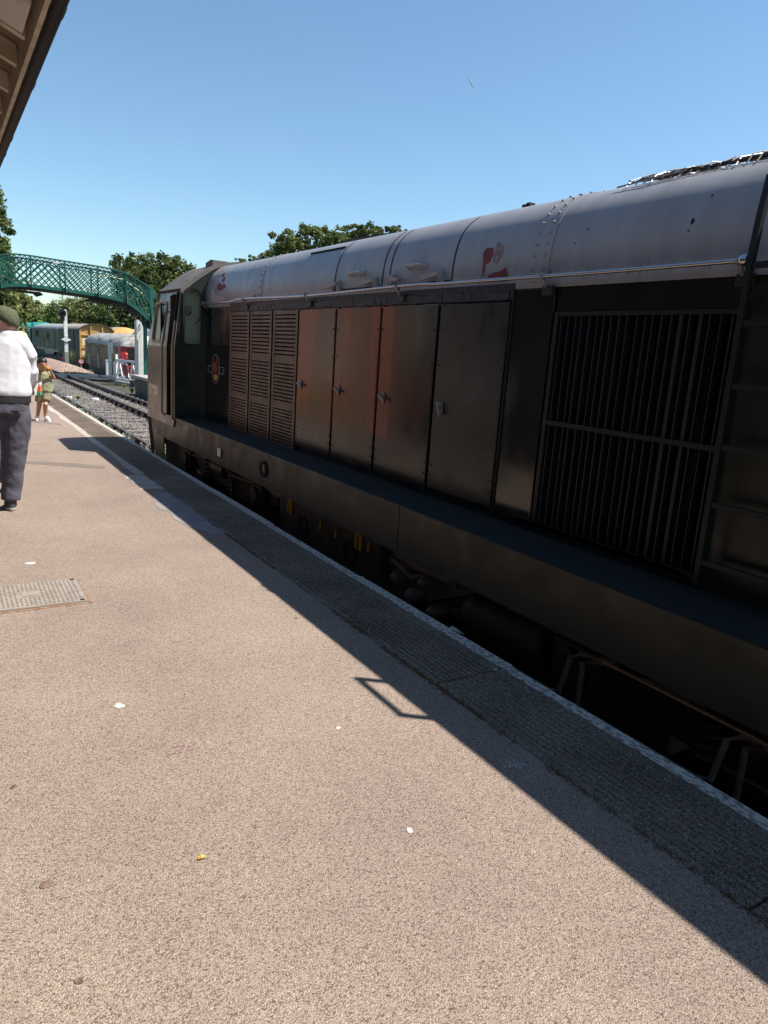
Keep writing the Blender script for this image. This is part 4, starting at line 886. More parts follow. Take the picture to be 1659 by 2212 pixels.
x = jx[-1]
MB().box(x-.06, x+.10, BY-.06, BY+.06, BP(x, -.1, BY).z, BP(x, 1.02, BY).z).prism([(x+.10, BP(x, 1, BY).z), (x+.22, BP(x, .80, BY).z), (x+.22, BP(x, .7, BY).z), (x+.10, BP(x, .7, BY).z)], 'y', BY-.05, BY+1.7).build('newel_post', M['bridge'], fb)
c1 = at(311, 790, BY+1.0)
MB().box(c1.x-.13, c1.x+.13, BY+.85, BY+1.1, -.6, 2.75).box(c1.x-.2, c1.x+.2, BY+.75, BY+1.2, -.6, -.35).build('column', M['bridge'], fb)
c2_ = jx[1]; MB().box(c2_-.13, c2_+.13, BY+.75, BY+1.0, -.6, BP(c2_, 0, BY).z).build('column', M['bridge'], fb)
hand = [Vector((bp(a, q, BY+1.55)[0], BY+1.55, bp(a, q, BY+1.55)[1])) for a, q in ((930, 492), (1080, 515), (1240, 548), (1300, 590), (1400, 665), (1480, 730))]
MB().tube(hand, .022, 6).build('hand_rail', M['paleyellow'], fb, smooth=True)
hand = [Vector((bp(a, q, BY+.12)[0], BY+.12, bp(a, q, BY+.12)[1])) for a, q in ((30, 372), (200, 392), (290, 405))]
MB().tube(hand, .015, 6).build('hand_rail', M['paleyellow'], fb, smooth=True)
x = bp(560, 380)[0]; z = bp(560, 380)[1]; MB().box(x-.12, x+.14, BY-.12, BY-.06, z-.04, z+.03).build('lamp_fitting', M['whitedirty'], fb)
def hanging(pts, L):
    P_ = [bp(*q, BY+.8) for q in pts]; cxx = sum(a for a, _ in P_)/len(P_)
    t = thing('hanging_board', (cxx, BY+.8, P_[0][1]), L, 'board')
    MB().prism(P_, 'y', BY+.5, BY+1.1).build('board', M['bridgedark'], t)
    b = MB()
    for f in (.25, .4, .6): xx = P_[0][0]+(max(a for a, _ in P_)-P_[0][0])*f; zz = sum(q for _, q in P_)/len(P_); b.tube([(xx, BY+.8, zz), (xx, BY+.8, BP(xx, -.05, BY).z)], .014, 6)
    b.build('hanger', M['bridgedark'], t)
hanging([(128, 650), (345, 672), (395, 676), (430, 707), (372, 723), (338, 692), (128, 664)], 'dark board with a pointed end slung under the left half of the green footbridge')
hanging([(805, 772), (905, 738), (1060, 742), (1190, 770), (1170, 790), (1050, 800), (900, 764), (810, 776)], 'dark curved board slung under the right half of the green footbridge')

# ================================================================== GATE, POSTS, SIGNS
def r2(x, y): return (108+x*.14645, 621+y*.14645)
def P2(x, y, Y): return at(*r2(x, y), Y)
mo_b, mo_t = P2(1272, 1430, 34.2), P2(1300, 475, 34.2)
mono = thing('concrete_post', (mo_b.x+.1, 34.2, -.6), 'tall tapering white post with a ragged pointed top beside the green bridge column', 'post')
xc = mo_b.x+.2; zt = mo_t.z
b = MB().prism([(xc-.21, -.6), (xc-.21, zt-.10), (xc-.16, zt), (xc-.08, zt-.05), (xc-.0, zt-.12), (xc+.05, zt-.24), (xc+.09, zt-.32), (xc+.09, -.6)], 'y', 34.0, 34.4)
b.build('shaft', M['whitedirty'], mono, bevel=.015)
MB().prism([(xc-.15, -.6), (xc-.15, zt-.85), (xc-.09, zt-.80), (xc+.0, zt-.62), (xc+.0, -.6)], 'y', 33.93, 33.998).build('face_plank', M['whitedirty'], mono)
for z in (zt-.26, zt-.42): MB().tube([(xc-.10, 33.99, z-.05), (xc-.08, 33.90, z), (xc-.05, 33.97, z+.08)], .018, 6).build('wire_hook', M['ink'], mono)
MB().box(xc-.4, xc+.3, 33.7, 34.6, -.62, -.35).build('footing', M['dark'], mono)
# level crossing gate
ga, gb = P2(985, 1375, 36.5), P2(1235, 1440, 34.6)
gate = thing('crossing_gate', (ga.x, 36.5, -.5), 'white timber crossing gate with diagonal braces and a dark red target', 'gate')
G0, G1 = Vector((ga.x, 36.5, 0)), Vector((xc-.15, 34.4, 0)); gd = (G1-G0); gl = gd.length; gd.normalize(); gT = Matrix.Translation(G0) @ Matrix.Rotation(math.atan2(gd.y, gd.x), 4, 'Z')
zb, ztp = P2(1000, 1345, 36.5).z, P2(1000, 1075, 36.5).z
MB().box(-.05, .05, -.05, .05, zb-.1, P2(985, 985, 36.5).z, T=gT).build('heel_post', M['white'], gate)
MB().box(0, gl, -.04, .04, ztp-.03, ztp+.07, T=gT).build('top_rail', M['white'], gate)
MB().box(0, gl, -.04, .04, zb-.06, zb+.05, T=gT).build('bottom_rail', M['white'], gate)
for k in range(3):
    a = gl*k/3; c = gl*(k+.5)/3; d = gl*(k+1)/3
    for u, v in ((a, c), (d, c)):
        b = MB(); w_ = .05; b.prism([(u-w_, zb if True else 0), (u+w_, zb), (v+w_, ztp), (v-w_, ztp)], 'y', -.02 if u < v else -.035, .02 if u < v else .005, T=gT); b.build('brace', M['white'], gate)
tc_ = gT @ Vector((gl*.55, -.05, (zb+ztp)/2+.02)); MB().cyl(tc_, tc_+Vector((gd.y*.03, -gd.x*.03, 0)), .27, 24).build('target_disc', M['gatered'], gate)
MB().box(0, gl*1.02, -.14, .14, zb-.30, zb-.10, T=gT).build('kick_beam', M['plank'], gate)
lp = P2(1120, 1050, 35.6)
lamp = thing('gate_lamp', (lp.x, lp.y, lp.z), 'red oil lamp on top of the white crossing gate', 'lamp')
MB().box(lp.x-.075, lp.x+.075, lp.y-.075, lp.y+.075, lp.z-.02, lp.z+.20).build('lamp_body', M['signred'], lamp, bevel=.02)
MB().cyl((lp.x, lp.y, lp.z+.20), (lp.x, lp.y, lp.z+.27), .105, 14, r2=.06).ball((lp.x, lp.y, lp.z+.285), .04).build('lamp_cap', M['signred'], lamp)
MB().cyl((lp.x-.01, lp.y-.075, lp.z+.10), (lp.x-.01, lp.y-.105, lp.z+.10), .05, 14).build('lens', M['gatered'], lamp)
MB().tube([(lp.x-.02, lp.y-.1, lp.z-.02), (lp.x-.22, lp.y-.1, lp.z-.55)], .018, 6).build('stay', M['ink'], lamp)
# notice on its own post and the wicket
nb_ = P2(890, 1340, 37.6); zt_ = P2(890, 820, 37.6).z; zm = P2(890, 965, 37.6).z
ntc = thing('notice_post', (nb_.x, 37.6, -.55), 'white upright notice board of black lettering on a white post left of the crossing gate', 'notice board')
MB().box(nb_.x-.07, nb_.x+.07, 37.55, 37.7, -.6, zm+.02).build('post', M['whitedirty'], ntc)
nbw = .115; brd = MB().box(nb_.x-.11, nb_.x-.11+2*nbw, 37.48, 37.54, zm, zt_).build('board', M['white'], ntc)
for k, (s_, wd) in enumerate((('STOP', .17), ('LOOK', .16), ('LISTEN', .17), ('BEWARE', .18), ('TRAINS', .18))):
    tm = text_mb(s_, .10, (1, 0, 0), (0, 0, 1), (0, 37.475, 0), .004); xs_ = [v.x for v in tm.v]; sc = wd/(max(xs_)-min(xs_))
    hh = (zt_-zm)/5.6; tm.v = [Vector(((v.x-min(xs_))*sc+nb_.x-.11+nbw-wd/2, v.y, zt_-hh*(k+1.0)+v.z*hh*5.2)) for v in tm.v]; tm.build('lettering', M['ink'], brd)
wk = thing('wicket_gate', (nb_.x+.3, 37.5, -.5), 'small white wicket of short rails between notice post and crossing gate', 'gate')
zw = P2(930, 1100, 37.4).z
MB().box(nb_.x+.1, nb_.x+.72, 37.36, 37.42, zw-.08, zw+.02).build('top_rail', M['white'], wk)
for k in range(5): MB().box(nb_.x+.16, nb_.x+.66, 37.37, 37.41, zw-.36-k*.22, zw-.22-k*.22).build('rail', M['white'], wk)
MB().box(nb_.x+.10, nb_.x+.17, 37.35, 37.43, -.55, zw-.08).build('frame_post', M['whitedirty'], wk)
MB().box(nb_.x+.65, nb_.x+.72, 37.35, 37.43, -.55, zw-.08).build('frame_post', M['whitedirty'], wk)
gp = P2(845, 1280, 40); MB_ = MB().box(gp.x-.06, gp.x+.06, 39.9, 40.1, -.6, P2(845, 1080, 40).z).prism([(gp.x-.075, P2(845, 1080, 40).z), (gp.x+.075, P2(845, 1080, 40).z), (gp.x, P2(845, 1060, 40).z)], 'y', 39.88, 40.12).build('gate_post', M['whitedirty'], loc=(gp.x, 40, -.6)); tag(MB_, 'short white post standing just behind and left of the notice post', 'post')
# tall signal post
SY = 56.0; sb_ = P2(247, 1110, SY); stp = P2(240, 352, SY)
sig = thing('signal_post', (sb_.x, SY, sb_.z), 'tall white signal post with grey foot, black round head and white diamond plate', 'signal')
zg = P2(247, 950, SY).z
MB().box(sb_.x-.135, sb_.x+.135, SY-.15, SY+.15, gz(sb_.x, SY)-.1, zg).build('post_foot', M['postgrey'], sig)
MB().box(sb_.x-.112, sb_.x+.112, SY-.112, SY+.112, zg, stp.z).build('post', M['white'], sig)
MB().prism([(sb_.x-.14, stp.z), (sb_.x+.14, stp.z), (sb_.x+.08, stp.z+.06), (sb_.x+.03, stp.z+.13), (sb_.x-.03, stp.z+.13), (sb_.x-.08, stp.z+.06)], 'y', SY-.13, SY+.13).build('finial', M['white'], sig)
hd = P2(180, 382, SY-.3); hr_ = .275
MB().cyl((hd.x, SY-.32, hd.z), (hd.x, SY-.25, hd.z), hr_, 28).build('backing_disc', M['sigblack'], sig)
b = MB(); rg = []
for k in range(13): a = R(-20+220*k/12); rg.append([Vector((hd.x+.115*math.cos(a), SY-.33, hd.z+.115*math.sin(a))), Vector((hd.x+.115*math.cos(a), SY-.72, hd.z+.115*math.sin(a))), Vector((hd.x+.127*math.cos(a), SY-.72, hd.z+.127*math.sin(a))), Vector((hd.x+.127*math.cos(a), SY-.33, hd.z+.127*math.sin(a)))])
b.loft(rg).cyl((hd.x, SY-.36, hd.z), (hd.x, SY-.32, hd.z), .10, 18); b.build('lamp_hood', M['sigblack'], sig)
MB().box(hd.x-.10, hd.x+.16, SY-.26, SY+.05, hd.z-.48, hd.z-.22).box(hd.x+.05, sb_.x, SY-.2, SY-.1, hd.z-.1, hd.z).build('lamp_case', M['sigblack'], sig)
dm = P2(240, 768, SY-.2); MB().prism([(dm.x-.34, dm.z), (dm.x, dm.z-.16), (dm.x+.34, dm.z), (dm.x, dm.z+.16)], 'y', SY-.20, SY-.16).build('diamond_plate', M['white'], sig)
MB().box(sb_.x-.12, sb_.x+.12, SY-.12, SY+.12, dm.z+.17, dm.z+.21).box(sb_.x-.12, sb_.x+.12, SY-.12, SY+.12, dm.z-.21, dm.z-.17).build('clamp', M['postgrey'], sig)
MB().box(sb_.x-.24, sb_.x-.19, SY-.02, SY+.05, gz(sb_.x, SY)-.1, zg-.05).build('conduit_stub', M['postgrey'], sig)
# 15 speed sign
QY = 47.0; qb = P2(452, 1275, QY); qc = P2(459, 1088, QY)
spd = thing('speed_sign', (qb.x, QY, qb.z), 'round white sign with red rim reading 15 on a thin post by the gravel', 'speed sign')
MB().box(qc.x-.02, qc.x+.02, QY-.03, QY+.0, min(qb.z, gz(qc.x, QY)), qc.z+.1).build('post', M['plank'], spd)
MB().cyl((qc.x, QY-.06, qc.z), (qc.x, QY-.035, qc.z), .15, 32).build('sign_face', M['white'], spd)
MB().ring((qc.x, QY-.062, qc.z), (1, 0, 0), (0, 0, 1), .155, .115, (0, -1, 0), .012, 32).build('red_rim', M['signred'], spd)
text_mb('15', .17, (1, 0, 0), (0, 0, 1), (qc.x, QY-.068, qc.z-.06), .006, .85, 'CENTER').build('number', M['ink'], spd)

# ================================================================== ROLLING STOCK IN THE YARD
class LB(MB):                                                   # a mesh in a vehicle's own axes: x across, y along (away), z up
    def __init__(s, T): super().__init__(); s.T = T
    def build(s, *a, **k): s.v = [s.T @ v for v in s.v]; return super().build(*a, **k)
def veh(name, p, q, label, cat, zr):
    d = Vector((q.x-p.x, q.y-p.y, 0)).normalized(); T = Matrix.Translation((p.x, p.y, zr)) @ Matrix(((d.y, d.x, 0), (-d.x, d.y, 0), (0, 0, 1))).to_4x4()
    return thing(name, (p.x, p.y, zr), label, cat), T
def arcroof(w_, z0, rise, n=10, x0=0.0, over=.06):
    return [(x0-over+(w_+2*over)*i/n, z0+rise*(1-(2*i/n-1)**2)**.75) for i in range(n+1)]
# red tube coach, its cab end towards the camera
CY = 44.0; a0 = P2(1048, 862, CY); a1 = P2(530, 800, 62.0)
ze = a0.z                                                       # eaves height
coach, T = veh('tube_coach', Vector((a0.x, CY, 0)), Vector((a1.x, 62, 0)), 'short red tube train coach with a weathered white roof standing behind the crossing gate', 'railway coach', ze-2.1)
W_, LN, H = 2.65, 18.5, 2.1
b = LB(T).prism([(0, .35), (-.05, 1.0), (0, H), (W_, H), (W_+.05, 1.0), (W_, .35)], 'y', .12, LN); body = b.build('body', M['faded'], coach)
b = LB(T); b.loft([[Vector((x, y, z)) for x, z in arcroof(W_, H, .72)+[(W_+.06, H-.06), (-.06, H-.06)]] for y in (.9, LN)])
rr = arcroof(W_, H, .72); b.loft([[Vector((x, .9, z)) for x, z in rr+[(W_+.06, H-.06), (-.06, H-.06)]], [Vector((x, .35, H+(z-H)*.80)) for x, z in rr+[(W_+.06, H-.06), (-.06, H-.06)]], [Vector((.05+(x)*.96, -.06, H+(z-H)*.30)) for x, z in rr+[(W_+.06, H-.06), (-.06, H-.06)]]])
crf = b.build('roof', M['coachroof'], coach, smooth=True, ang=50)
for y0 in (3.6, 9.2, 14.6):                                      # door pairs: doors rise into the roof
    for k in (0, .68):
        d = LB(T).prism([(-.075, .36), (-.10, 1.0), (-.075, H), (.02, H+.28), (.10, H+.36), (.10, .36)], 'y', y0+k+.02, y0+k+.64).build('door', M['silver'], coach)
        LB(T).prism([(-.11, 1.1), (-.10, 1.95), (-.05, 1.95), (-.05, 1.1)], 'y', y0+k+.18, y0+k+.48).build('door_pane', M['glass'], d)
        LB(T).prism([(-.09, H+.10), (.04, H+.34), (.09, H+.30), (.0, H+.05)], 'y', y0+k+.1, y0+k+.56).build('roof_pane', M['bluegrey'], d)
for y0, y1 in ((1.5, 3.3), (5.2, 8.9), (10.8, 14.3), (16.2, 18.2)):
    n_ = 2 if y1-y0 < 2.5 else 5; wf = None
    for k in range(n_):
        ya, yb_ = y0+(y1-y0)*k/n_+.05, y0+(y1-y0)*(k+1)/n_-.05
        f_ = LB(T).prism([(-.065, 1.05), (-.045, 1.98), (.03, 1.98), (.03, 1.05)], 'y', ya, yb_).build('window', M['faded'], coach)
        LB(T).prism([(-.075, 1.10), (-.055, 1.93), (.0, 1.93), (.0, 1.10)], 'y', ya+.03, yb_-.03).build('pane', M['greenglass'] if k % 3 == 1 else M['glass'], f_)
    if y1-y0 > 3:
        b = LB(T); zz = [(-.066, .55), (-.066, .85)]
        for k in range(6):
            u = y0+.3+k*.5; b.prism([(u, .55), (u+.06, .55), (u+.30, .92), (u+.24, .92)], 'x', -.066, -.04); b.prism([(u+.24, .92), (u+.30, .92), (u+.54, .55), (u+.48, .55)], 'x', -.068, -.04)
        b.build('graffiti', M['vanroof'], coach)
fe = LB(T).plate([(0, .35), (W_, .35), (W_, H), (W_*.75, H+.20), (W_*.5, H+.25), (W_*.25, H+.20), (0, H)], [rrect(.22, 1.02, 1.0, 2.0, .10, 4, .30), rrect(1.12, 1.60, .9, 2.1, .05), rrect(1.70, 2.45, 1.0, 2.0, .10, 4, .30)], .08, lambda u, v, d: Vector((u, .04+d, v))).build('cab_end', M['maroon'], coach)
LB(T).prism([(0, .35), (-.052, 1.0), (0, H), (-.01, H), (-.065, 1.0), (-.01, .35)], 'y', .04, 1.0).build('cab_side', M['maroon'], coach)
for u0, u1, z0, z1 in ((.22, 1.02, 1.0, 2.0), (1.12, 1.60, .9, 2.1), (1.70, 2.45, 1.0, 2.0)): LB(T).prism(rrect(u0, u1, z0, z1, .1, 4, .25), 'y', .07, .09).build('pane', M['glass'], fe)
LB(T).box(.25, 1.0, .02, .06, .78, .86).box(.25, 1.0, .02, .06, .62, .68).box(1.7, 2.45, .02, .06, .72, .84).build('end_trim', M['ink'], fe)
for y0 in (2.0, 15.0): LB(T).box(.3, W_-.3, y0-1.4, y0+1.4, -.45, .3).build('bogie', M['dark'], coach)
LB(T).box(.2, W_-.2, .3, LN-.2, -.1, .35).build('underframe', M['dark'], coach)
LB(T).box(.25, .7, .06, .12, H+.03, H+.12).box(1.9, 2.3, .06, .12, H+.03, H+.12).build('marker_lamp', M['ink'], fe)

# ochre-ended van with the long green train behind it
VY = 66.0; v0 = P2(430, 612, VY); van_far = at(124.5, 714, 78.0)
vz = v0.z-2.75
van, T = veh('covered_van', Vector((v0.x, VY, 0)), Vector((van_far.x, 78, 0)), 'covered goods van with a bright ochre end and brown boarded side', 'railway van', vz)
VW, VL, VH = 2.75, 11.5, 2.75
LB(T).box(0, VW, .05, VL, .35, VH).build('body', M['vanbrown'], van)
b = LB(T); b.loft([[Vector((x, y, z)) for x, z in arcroof(VW, VH, .52)+[(VW+.06, VH-.06), (-.06, VH-.06)]] for y in (.0, VL)]); b.build('roof', M['vanroof'], van, smooth=True, ang=50)
en = LB(T).plate([(0, .35), (VW, .35)]+[(x, z) for x, z in arcroof(VW, VH, .48, 10, 0, 0)[::-1]], [], .06, lambda u, v, d: Vector((u, -.02+d, v))).build('end_wall', M['vanyellow'], van)
for x in (0.0, .86, 1.80, VW-.10): LB(T).box(x, x+.10, -.14, -.02, .35, VH+.45*(1-(2*(x+.05)/VW-1)**2)**.75).build('end_post', M['vanyellow'], en)
for z in (.42, 1.15, 2.25): LB(T).box(.1, VW-.1, -.10, -.02, z, z+.08).build('end_rail', M['vanyellow'], en)
for x, z0, z1 in ((.2, 1.4, 2.0), (.18, .55, 1.05), (1.2, 1.3, 2.1)): LB(T).box(x, x+.42, -.035, -.015, z0, z1).build('patch_panel', M['paleyellow'], en)
b = LB(T); a_ = arcroof(VW, VH, .55); b.loft([[Vector((x, y, z)) for x, z in a_+[(x_, z_-.07) for x_, z_ in a_[::-1]]] for y in (-.2, .0)]); b.build('end_hoop', M['rust'], en)
for y in (2.6, 4.6, 6.9): LB(T).box(-.045, .0, y, y+.06, .4, VH-.05).build('side_post', M['dark'], van)
LB(T).box(-.04, -.0, 2.66, 4.6, .45, VH-.1).build('sliding_door', M['vanbrown'], van)
LB(T).box(.2, VW-.2, .3, VL-.2, -.7, .35).box(.9, 1.1, -.5, .3, .2, .4).build('underframe', M['dark'], van)
for x in (.5, VW-.5): LB(T).cyl((x, -.45, .3), (x, .0, .3), .08, 10).cyl((x, -.5, .3), (x, -.45, .3), .2, 14).build('buffer', M['dark'], van)
l0 = at(124.5, 715, 78.4); l1 = at(67.5, 721, 98.0)
lz = vz
gl_, T = veh('diesel_train', Vector((l0.x, 78.6, 0)), Vector((l1.x, 98.0, 0)), 'long faded green diesel locomotive coupled behind the ochre-ended van', 'locomotive', lz)
LH = 2.72; LB(T).box(0, 2.7, 0, 19, .55, LH).build('body', M['locogreen'], gl_)
b = LB(T); b.loft([[Vector((x, y, z)) for x, z in arcroof(2.7, LH, .55)+[(2.76, LH-.05), (-.06, LH-.05)]] for y in (0, 19)]); b.build('roof', M['locoroof'], gl_, smooth=True, ang=50)
for y0, z0, z1, n_ in ((13.2, 1.75, 2.45, 3), (5.4, 1.6, 2.5, 3), (5.4, .75, 1.5, 3), (8.6, .9, 1.7, 1)):
    for k in range(n_):
        LB(T).box(-.04, .02, y0+k*.75, y0+k*.75+.62, z0, z1).build('window', M['glass'], gl_)
for y in (1.2, 2.2, 9.5, 12.0): LB(T).box(-.03, .0, y, y+.05, .6, 2.6).build('panel_rib', M['locogreen'], gl_)
LB(T).box(-.025, .0, 0, 15, .42, .62).prism([(3, .1), (8, .0), (9, .45), (2, .45)], 'x', -.02, .02).build('skirt', M['silver'], gl_)
LB(T).box(.2, 2.5, .3, 18.6, -.7, .5).build('bogie', M['dark'], gl_)
q0 = at(67.0, 721, 98.4); q1 = at(30, 721, 116)
tp, T = veh('covered_carriage', Vector((q0.x, 98.6, 0)), Vector((q1.x, 116, 0)), 'dark carriage under a turquoise tarpaulin at the far end of the green train', 'railway coach', lz)
LB(T).box(0, 2.7, 0, 18, .4, LH).build('body', M['locodark'], tp)
b = LB(T); b.loft([[Vector((x, y, z)) for x, z in arcroof(2.7, LH+.05, .62, 10, 0, .10)+[(2.84, LH-.2), (-.14, LH-.2)]] for y in (-1.2, 18)]); b.prism([(-.9, LH+.05), (.7, LH+.2), (.2, LH-.6), (-.2, 1.5), (-.35, .4), (-.5, 1.0), (-.7, LH-.5)], 'x', -.17, -.12)
b.prism([(-.05, LH+.62), (1.35, LH+.72), (2.8, LH+.2), (2.8, LH-.1), (-.12, LH-.1)], 'y', -3.2, -1.2); b.build('tarpaulin', M['tarp'], tp)
# orange-nosed engine behind the red coach, only its roof in view
e0 = P2(1245, 690, 68.0); e1 = P2(520, 640, 84.0); ez = e0.z-2.45
en_, T = veh('parked_engine', Vector((e0.x-2.0, 68, 0)), Vector((e1.x, 86, 0)), 'pale roofed engine with an orange domed cab roof behind the red coach', 'locomotive', ez)
LB(T).box(0, 2.7, .5, 18, .3, 2.4).build('body', M['vanroof'], en_)
b = LB(T); b.loft([[Vector((x, y, z)) for x, z in arcroof(2.7, 2.4, .62)+[(2.76, 2.3), (-.06, 2.3)]] for y in (1.6, 18)]); b.build('roof', M['coachroof'], en_, smooth=True, ang=50)
b = LB(T); rr = arcroof(2.7, 2.4, .62); b.loft([[Vector((1.35+(x-1.35)*s_, y, 2.4+(z-2.4)*h_)) for x, z in rr+[(2.76, 2.2), (-.06, 2.2)]] for y, s_, h_ in ((1.6, 1, 1), (1.0, .98, .96), (.5, .93, .8), (.1, .85, .5), (-.1, .75, .1))]); b.build('cab_dome', M['vanyellow'], en_, smooth=True, ang=50)
for k in range(2): LB(T).box(.05, .9, 3.0+k*2.0, 4.7+k*2, 2.62, 2.95).build('roof_grille', M['vanbrown'], en_)
LB(T).box(.1, 2.6, .05, .5, .3, 2.3).build('cab_front', M['ink'], en_)
s0 = P2(1440, 690, 60); so_, T = veh('parked_coach', Vector((s0.x-.3, 60, 0)), Vector((s0.x+1.5, 78, 0)), 'blue grey roofed coach just left of the dark engine cab, beyond the bridge column', 'railway coach', s0.z-2.4)
LB(T).box(0, 2.7, 0, 16, .3, 2.3).build('body', M['locogreen'], so_); b = LB(T); b.loft([[Vector((x, y, z)) for x, z in arcroof(2.7, 2.3, .6)+[(2.76, 2.25), (-.06, 2.25)]] for y in (0, 16)]); b.build('roof', M['bluegrey'], so_, smooth=True, ang=50)
c = P2(1140, 690, 66)
# ================================================================== TREES
def crown(b, blobs, nleaf, size, mats, ncl=46, sig=.15):
    tot = sum(r.x*r.y+r.x*r.z for _, r in blobs)
    for c, r in blobs:
        k = max(8, int(ncl*(r.x*r.y+r.x*r.z)/tot*len(blobs))); cl = []
        for _ in range(k):
            d = Vector((random.gauss(0, 1), random.gauss(0, 1), random.gauss(.15, 1))).normalized(); t = random.uniform(.5, 1.0)
            cl.append((c+Vector((d.x*r.x, d.y*r.y, d.z*r.z))*t, random.choices(range(len(mats)), [m[1] for m in mats])[0], random.uniform(.6, 1.35)))
        n = int(nleaf*(r.x*r.y+r.x*r.z)/tot)
        for _ in range(n):
            p, mi, q = random.choice(cl); s_ = sig*q*min(r)*1.15
            g_ = lambda: max(-1.7, min(1.7, random.gauss(0, 1)))*s_
            p = p+Vector((g_(), g_(), g_()*.8))
            if random.random() < .2: mi = random.randrange(len(mats))
            u = Vector((random.gauss(0, 1), random.gauss(0, 1), random.gauss(0, .6))).normalized(); v = u.cross(Vector((random.gauss(0, 1), random.gauss(0, 1), random.gauss(0, 1)))).normalized()
            a = size*random.uniform(.55, 1.3); u, v = u*a, v*a*.55
            b.add([p-u, p+v, p+u*.9, p-v], [(0, 1, 2, 3)], mi)
def tree(name, label, Y, cx0, blobs_px, nleaf, size, mats, cat='tree', group=None, bark='bark', trunk_r=.35, limbs=6, dep=.8, ncl=46, z0=None):
    base = at(cx0, 760, Y); zb = gz(base.x, Y)-.3 if z0 is None else z0
    t = thing(name, (base.x, Y, zb), label, cat, group); k = Y/FPX
    bl = []
    for px, py, rx_, ry_ in blobs_px:
        q = at(px, py, Y+random.uniform(-1.2, 1.2)*rx_*k*.4); bl.append((q, Vector((rx_*k, rx_*k*dep, ry_*k))))
    b = MB(); crown(b, bl, nleaf, size, mats, ncl); b.build('crown', [M[m[0]] for m in mats], t, recalc=False)
    b = MB(); top = max((q for q, _ in bl), key=lambda q: q.z); mid = sum((q for q, _ in bl), Vector())/len(bl); fork = Vector((base.x, Y, zb+(mid.z-zb)*.45))
    b.tube([(base.x, Y, zb), (base.x+.1, Y, zb+(fork.z-zb)*.5), fork, fork.lerp(top, .6)], [trunk_r*1.25, trunk_r, trunk_r*.85, trunk_r*.35], 8)
    for q, r in bl[:limbs]:
        m_ = fork.lerp(q, .55)+Vector((0, 0, .1*(q-fork).length)); b.tube([fork, m_, q, q+Vector((random.uniform(-.4, .4)*r.x, 0, .5*r.z))], [trunk_r*.6, trunk_r*.4, trunk_r*.22, trunk_r*.08], 6)
        for _ in range(3): e_ = q+Vector((random.uniform(-.8, .8)*r.x, random.uniform(-.6, .6)*r.y, random.uniform(-.5, .7)*r.z)); b.tube([m_.lerp(q, random.random()), e_], [trunk_r*.18, trunk_r*.05], 5)
    b.build('trunk', M[bark], t, smooth=True); return t
OAK = [('leafA', 5), ('leafB', 3), ('leafC', 3)]; DARK = [('leafB', 6), ('leafA', 3), ('leafC', 1)]; PALE = [('leafD', 6), ('leafC', 3), ('leafA', 2)]
tree('tall_tree', 'tall leafy tree above the left end of the footbridge at the left edge', 58, -30, [(-28, 440, 34, 42), (-14, 492, 30, 40), (-26, 550, 42, 45), (-30, 610, 50, 45), (-4, 540, 20, 22), (-6, 648, 30, 30)], 15000, .16, OAK, trunk_r=.4)
tree('leaning_tree', 'thin pale-stemmed tree behind the man in the cap, under the left of the bridge', 64, 30, [(22, 640, 30, 24), (40, 668, 28, 26), (8, 690, 36, 34), (62, 662, 22, 20)], 8000, .15, PALE+[('leafB', 2)], bark='barkpale', trunk_r=.16)
for cx0, bl, L, Y in ((72, [(66, 680, 34, 26), (92, 676, 28, 22), (100, 700, 40, 24), (50, 705, 44, 26)], 'pale green bush behind the green train, left of the signal post, lower than its neighbour', 112),
                      (152, [(150, 672, 38, 36), (128, 682, 30, 30), (178, 678, 32, 34), (160, 712, 52, 28), (118, 705, 30, 24)], 'rounded pale green bush behind the white signal post, tallest of the pale bushes', 108),
                      (200, [(198, 678, 26, 30), (214, 700, 26, 26)], 'pale green bush behind the brown goods van, right of the signal post', 114),
                      (20, [(12, 690, 36, 30), (-20, 680, 36, 36)], 'pale bush at the left edge, behind the man in the cap', 116)):
    tree('bush', L, Y, cx0, bl, 15000, .17, PALE, 'bush', 'pale bushes beyond the yard', trunk_r=.2)
tree('dark_tree', 'dark tree filling the space under the right half of the footbridge', 92, 250, [(222, 690, 30, 28), (255, 672, 36, 34), (292, 680, 36, 40), (240, 710, 44, 26), (290, 720, 44, 26), (262, 655, 24, 14), (330, 690, 30, 40), (318, 640, 22, 24)], 15000, .21, DARK)
tree('oak_tree', 'large rounded oak behind the descending right end of the footbridge', 104, 330, [(268, 585, 34, 30), (302, 578, 32, 30), (345, 572, 34, 27), (388, 588, 34, 30), (320, 610, 50, 40), (375, 622, 52, 40), (412, 612, 24, 26), (290, 632, 40, 34), (345, 650, 60, 34), (420, 640, 30, 28)], 22000, .23, OAK+[('leafB', 3)], trunk_r=.6)
tree('oak_tree', 'broad tree top showing above the middle of the engine roof', 74, 640, [(600, 512, 26, 12), (622, 524, 40, 26), (665, 508, 34, 24), (700, 516, 36, 24), (600, 545, 30, 22), (650, 550, 60, 34), (730, 530, 40, 30), (590, 585, 40, 36), (640, 605, 60, 50), (700, 600, 55, 50), (745, 575, 40, 40), (650, 660, 60, 40)], 30000, .17, OAK, trunk_r=.5)
tree('oak_tree', 'flat tree top just above the engine roof, right of the broad one', 76, 800, [(748, 506, 32, 20), (790, 498, 34, 17), (828, 496, 28, 14), (855, 498, 26, 10), (800, 525, 60, 28), (870, 500, 14, 6), (790, 580, 50, 46), (845, 560, 45, 40), (820, 630, 60, 50)], 22000, .17, OAK, trunk_r=.5)
tree('distant_tree', 'small far tree peeping over the engine roof beside the cab vent', 110, 546, [(546, 560, 10, 9), (566, 556, 9, 9), (520, 566, 14, 8), (556, 575, 24, 14), (546, 605, 28, 26), (545, 650, 30, 28)], 6000, .2, OAK, trunk_r=.3)
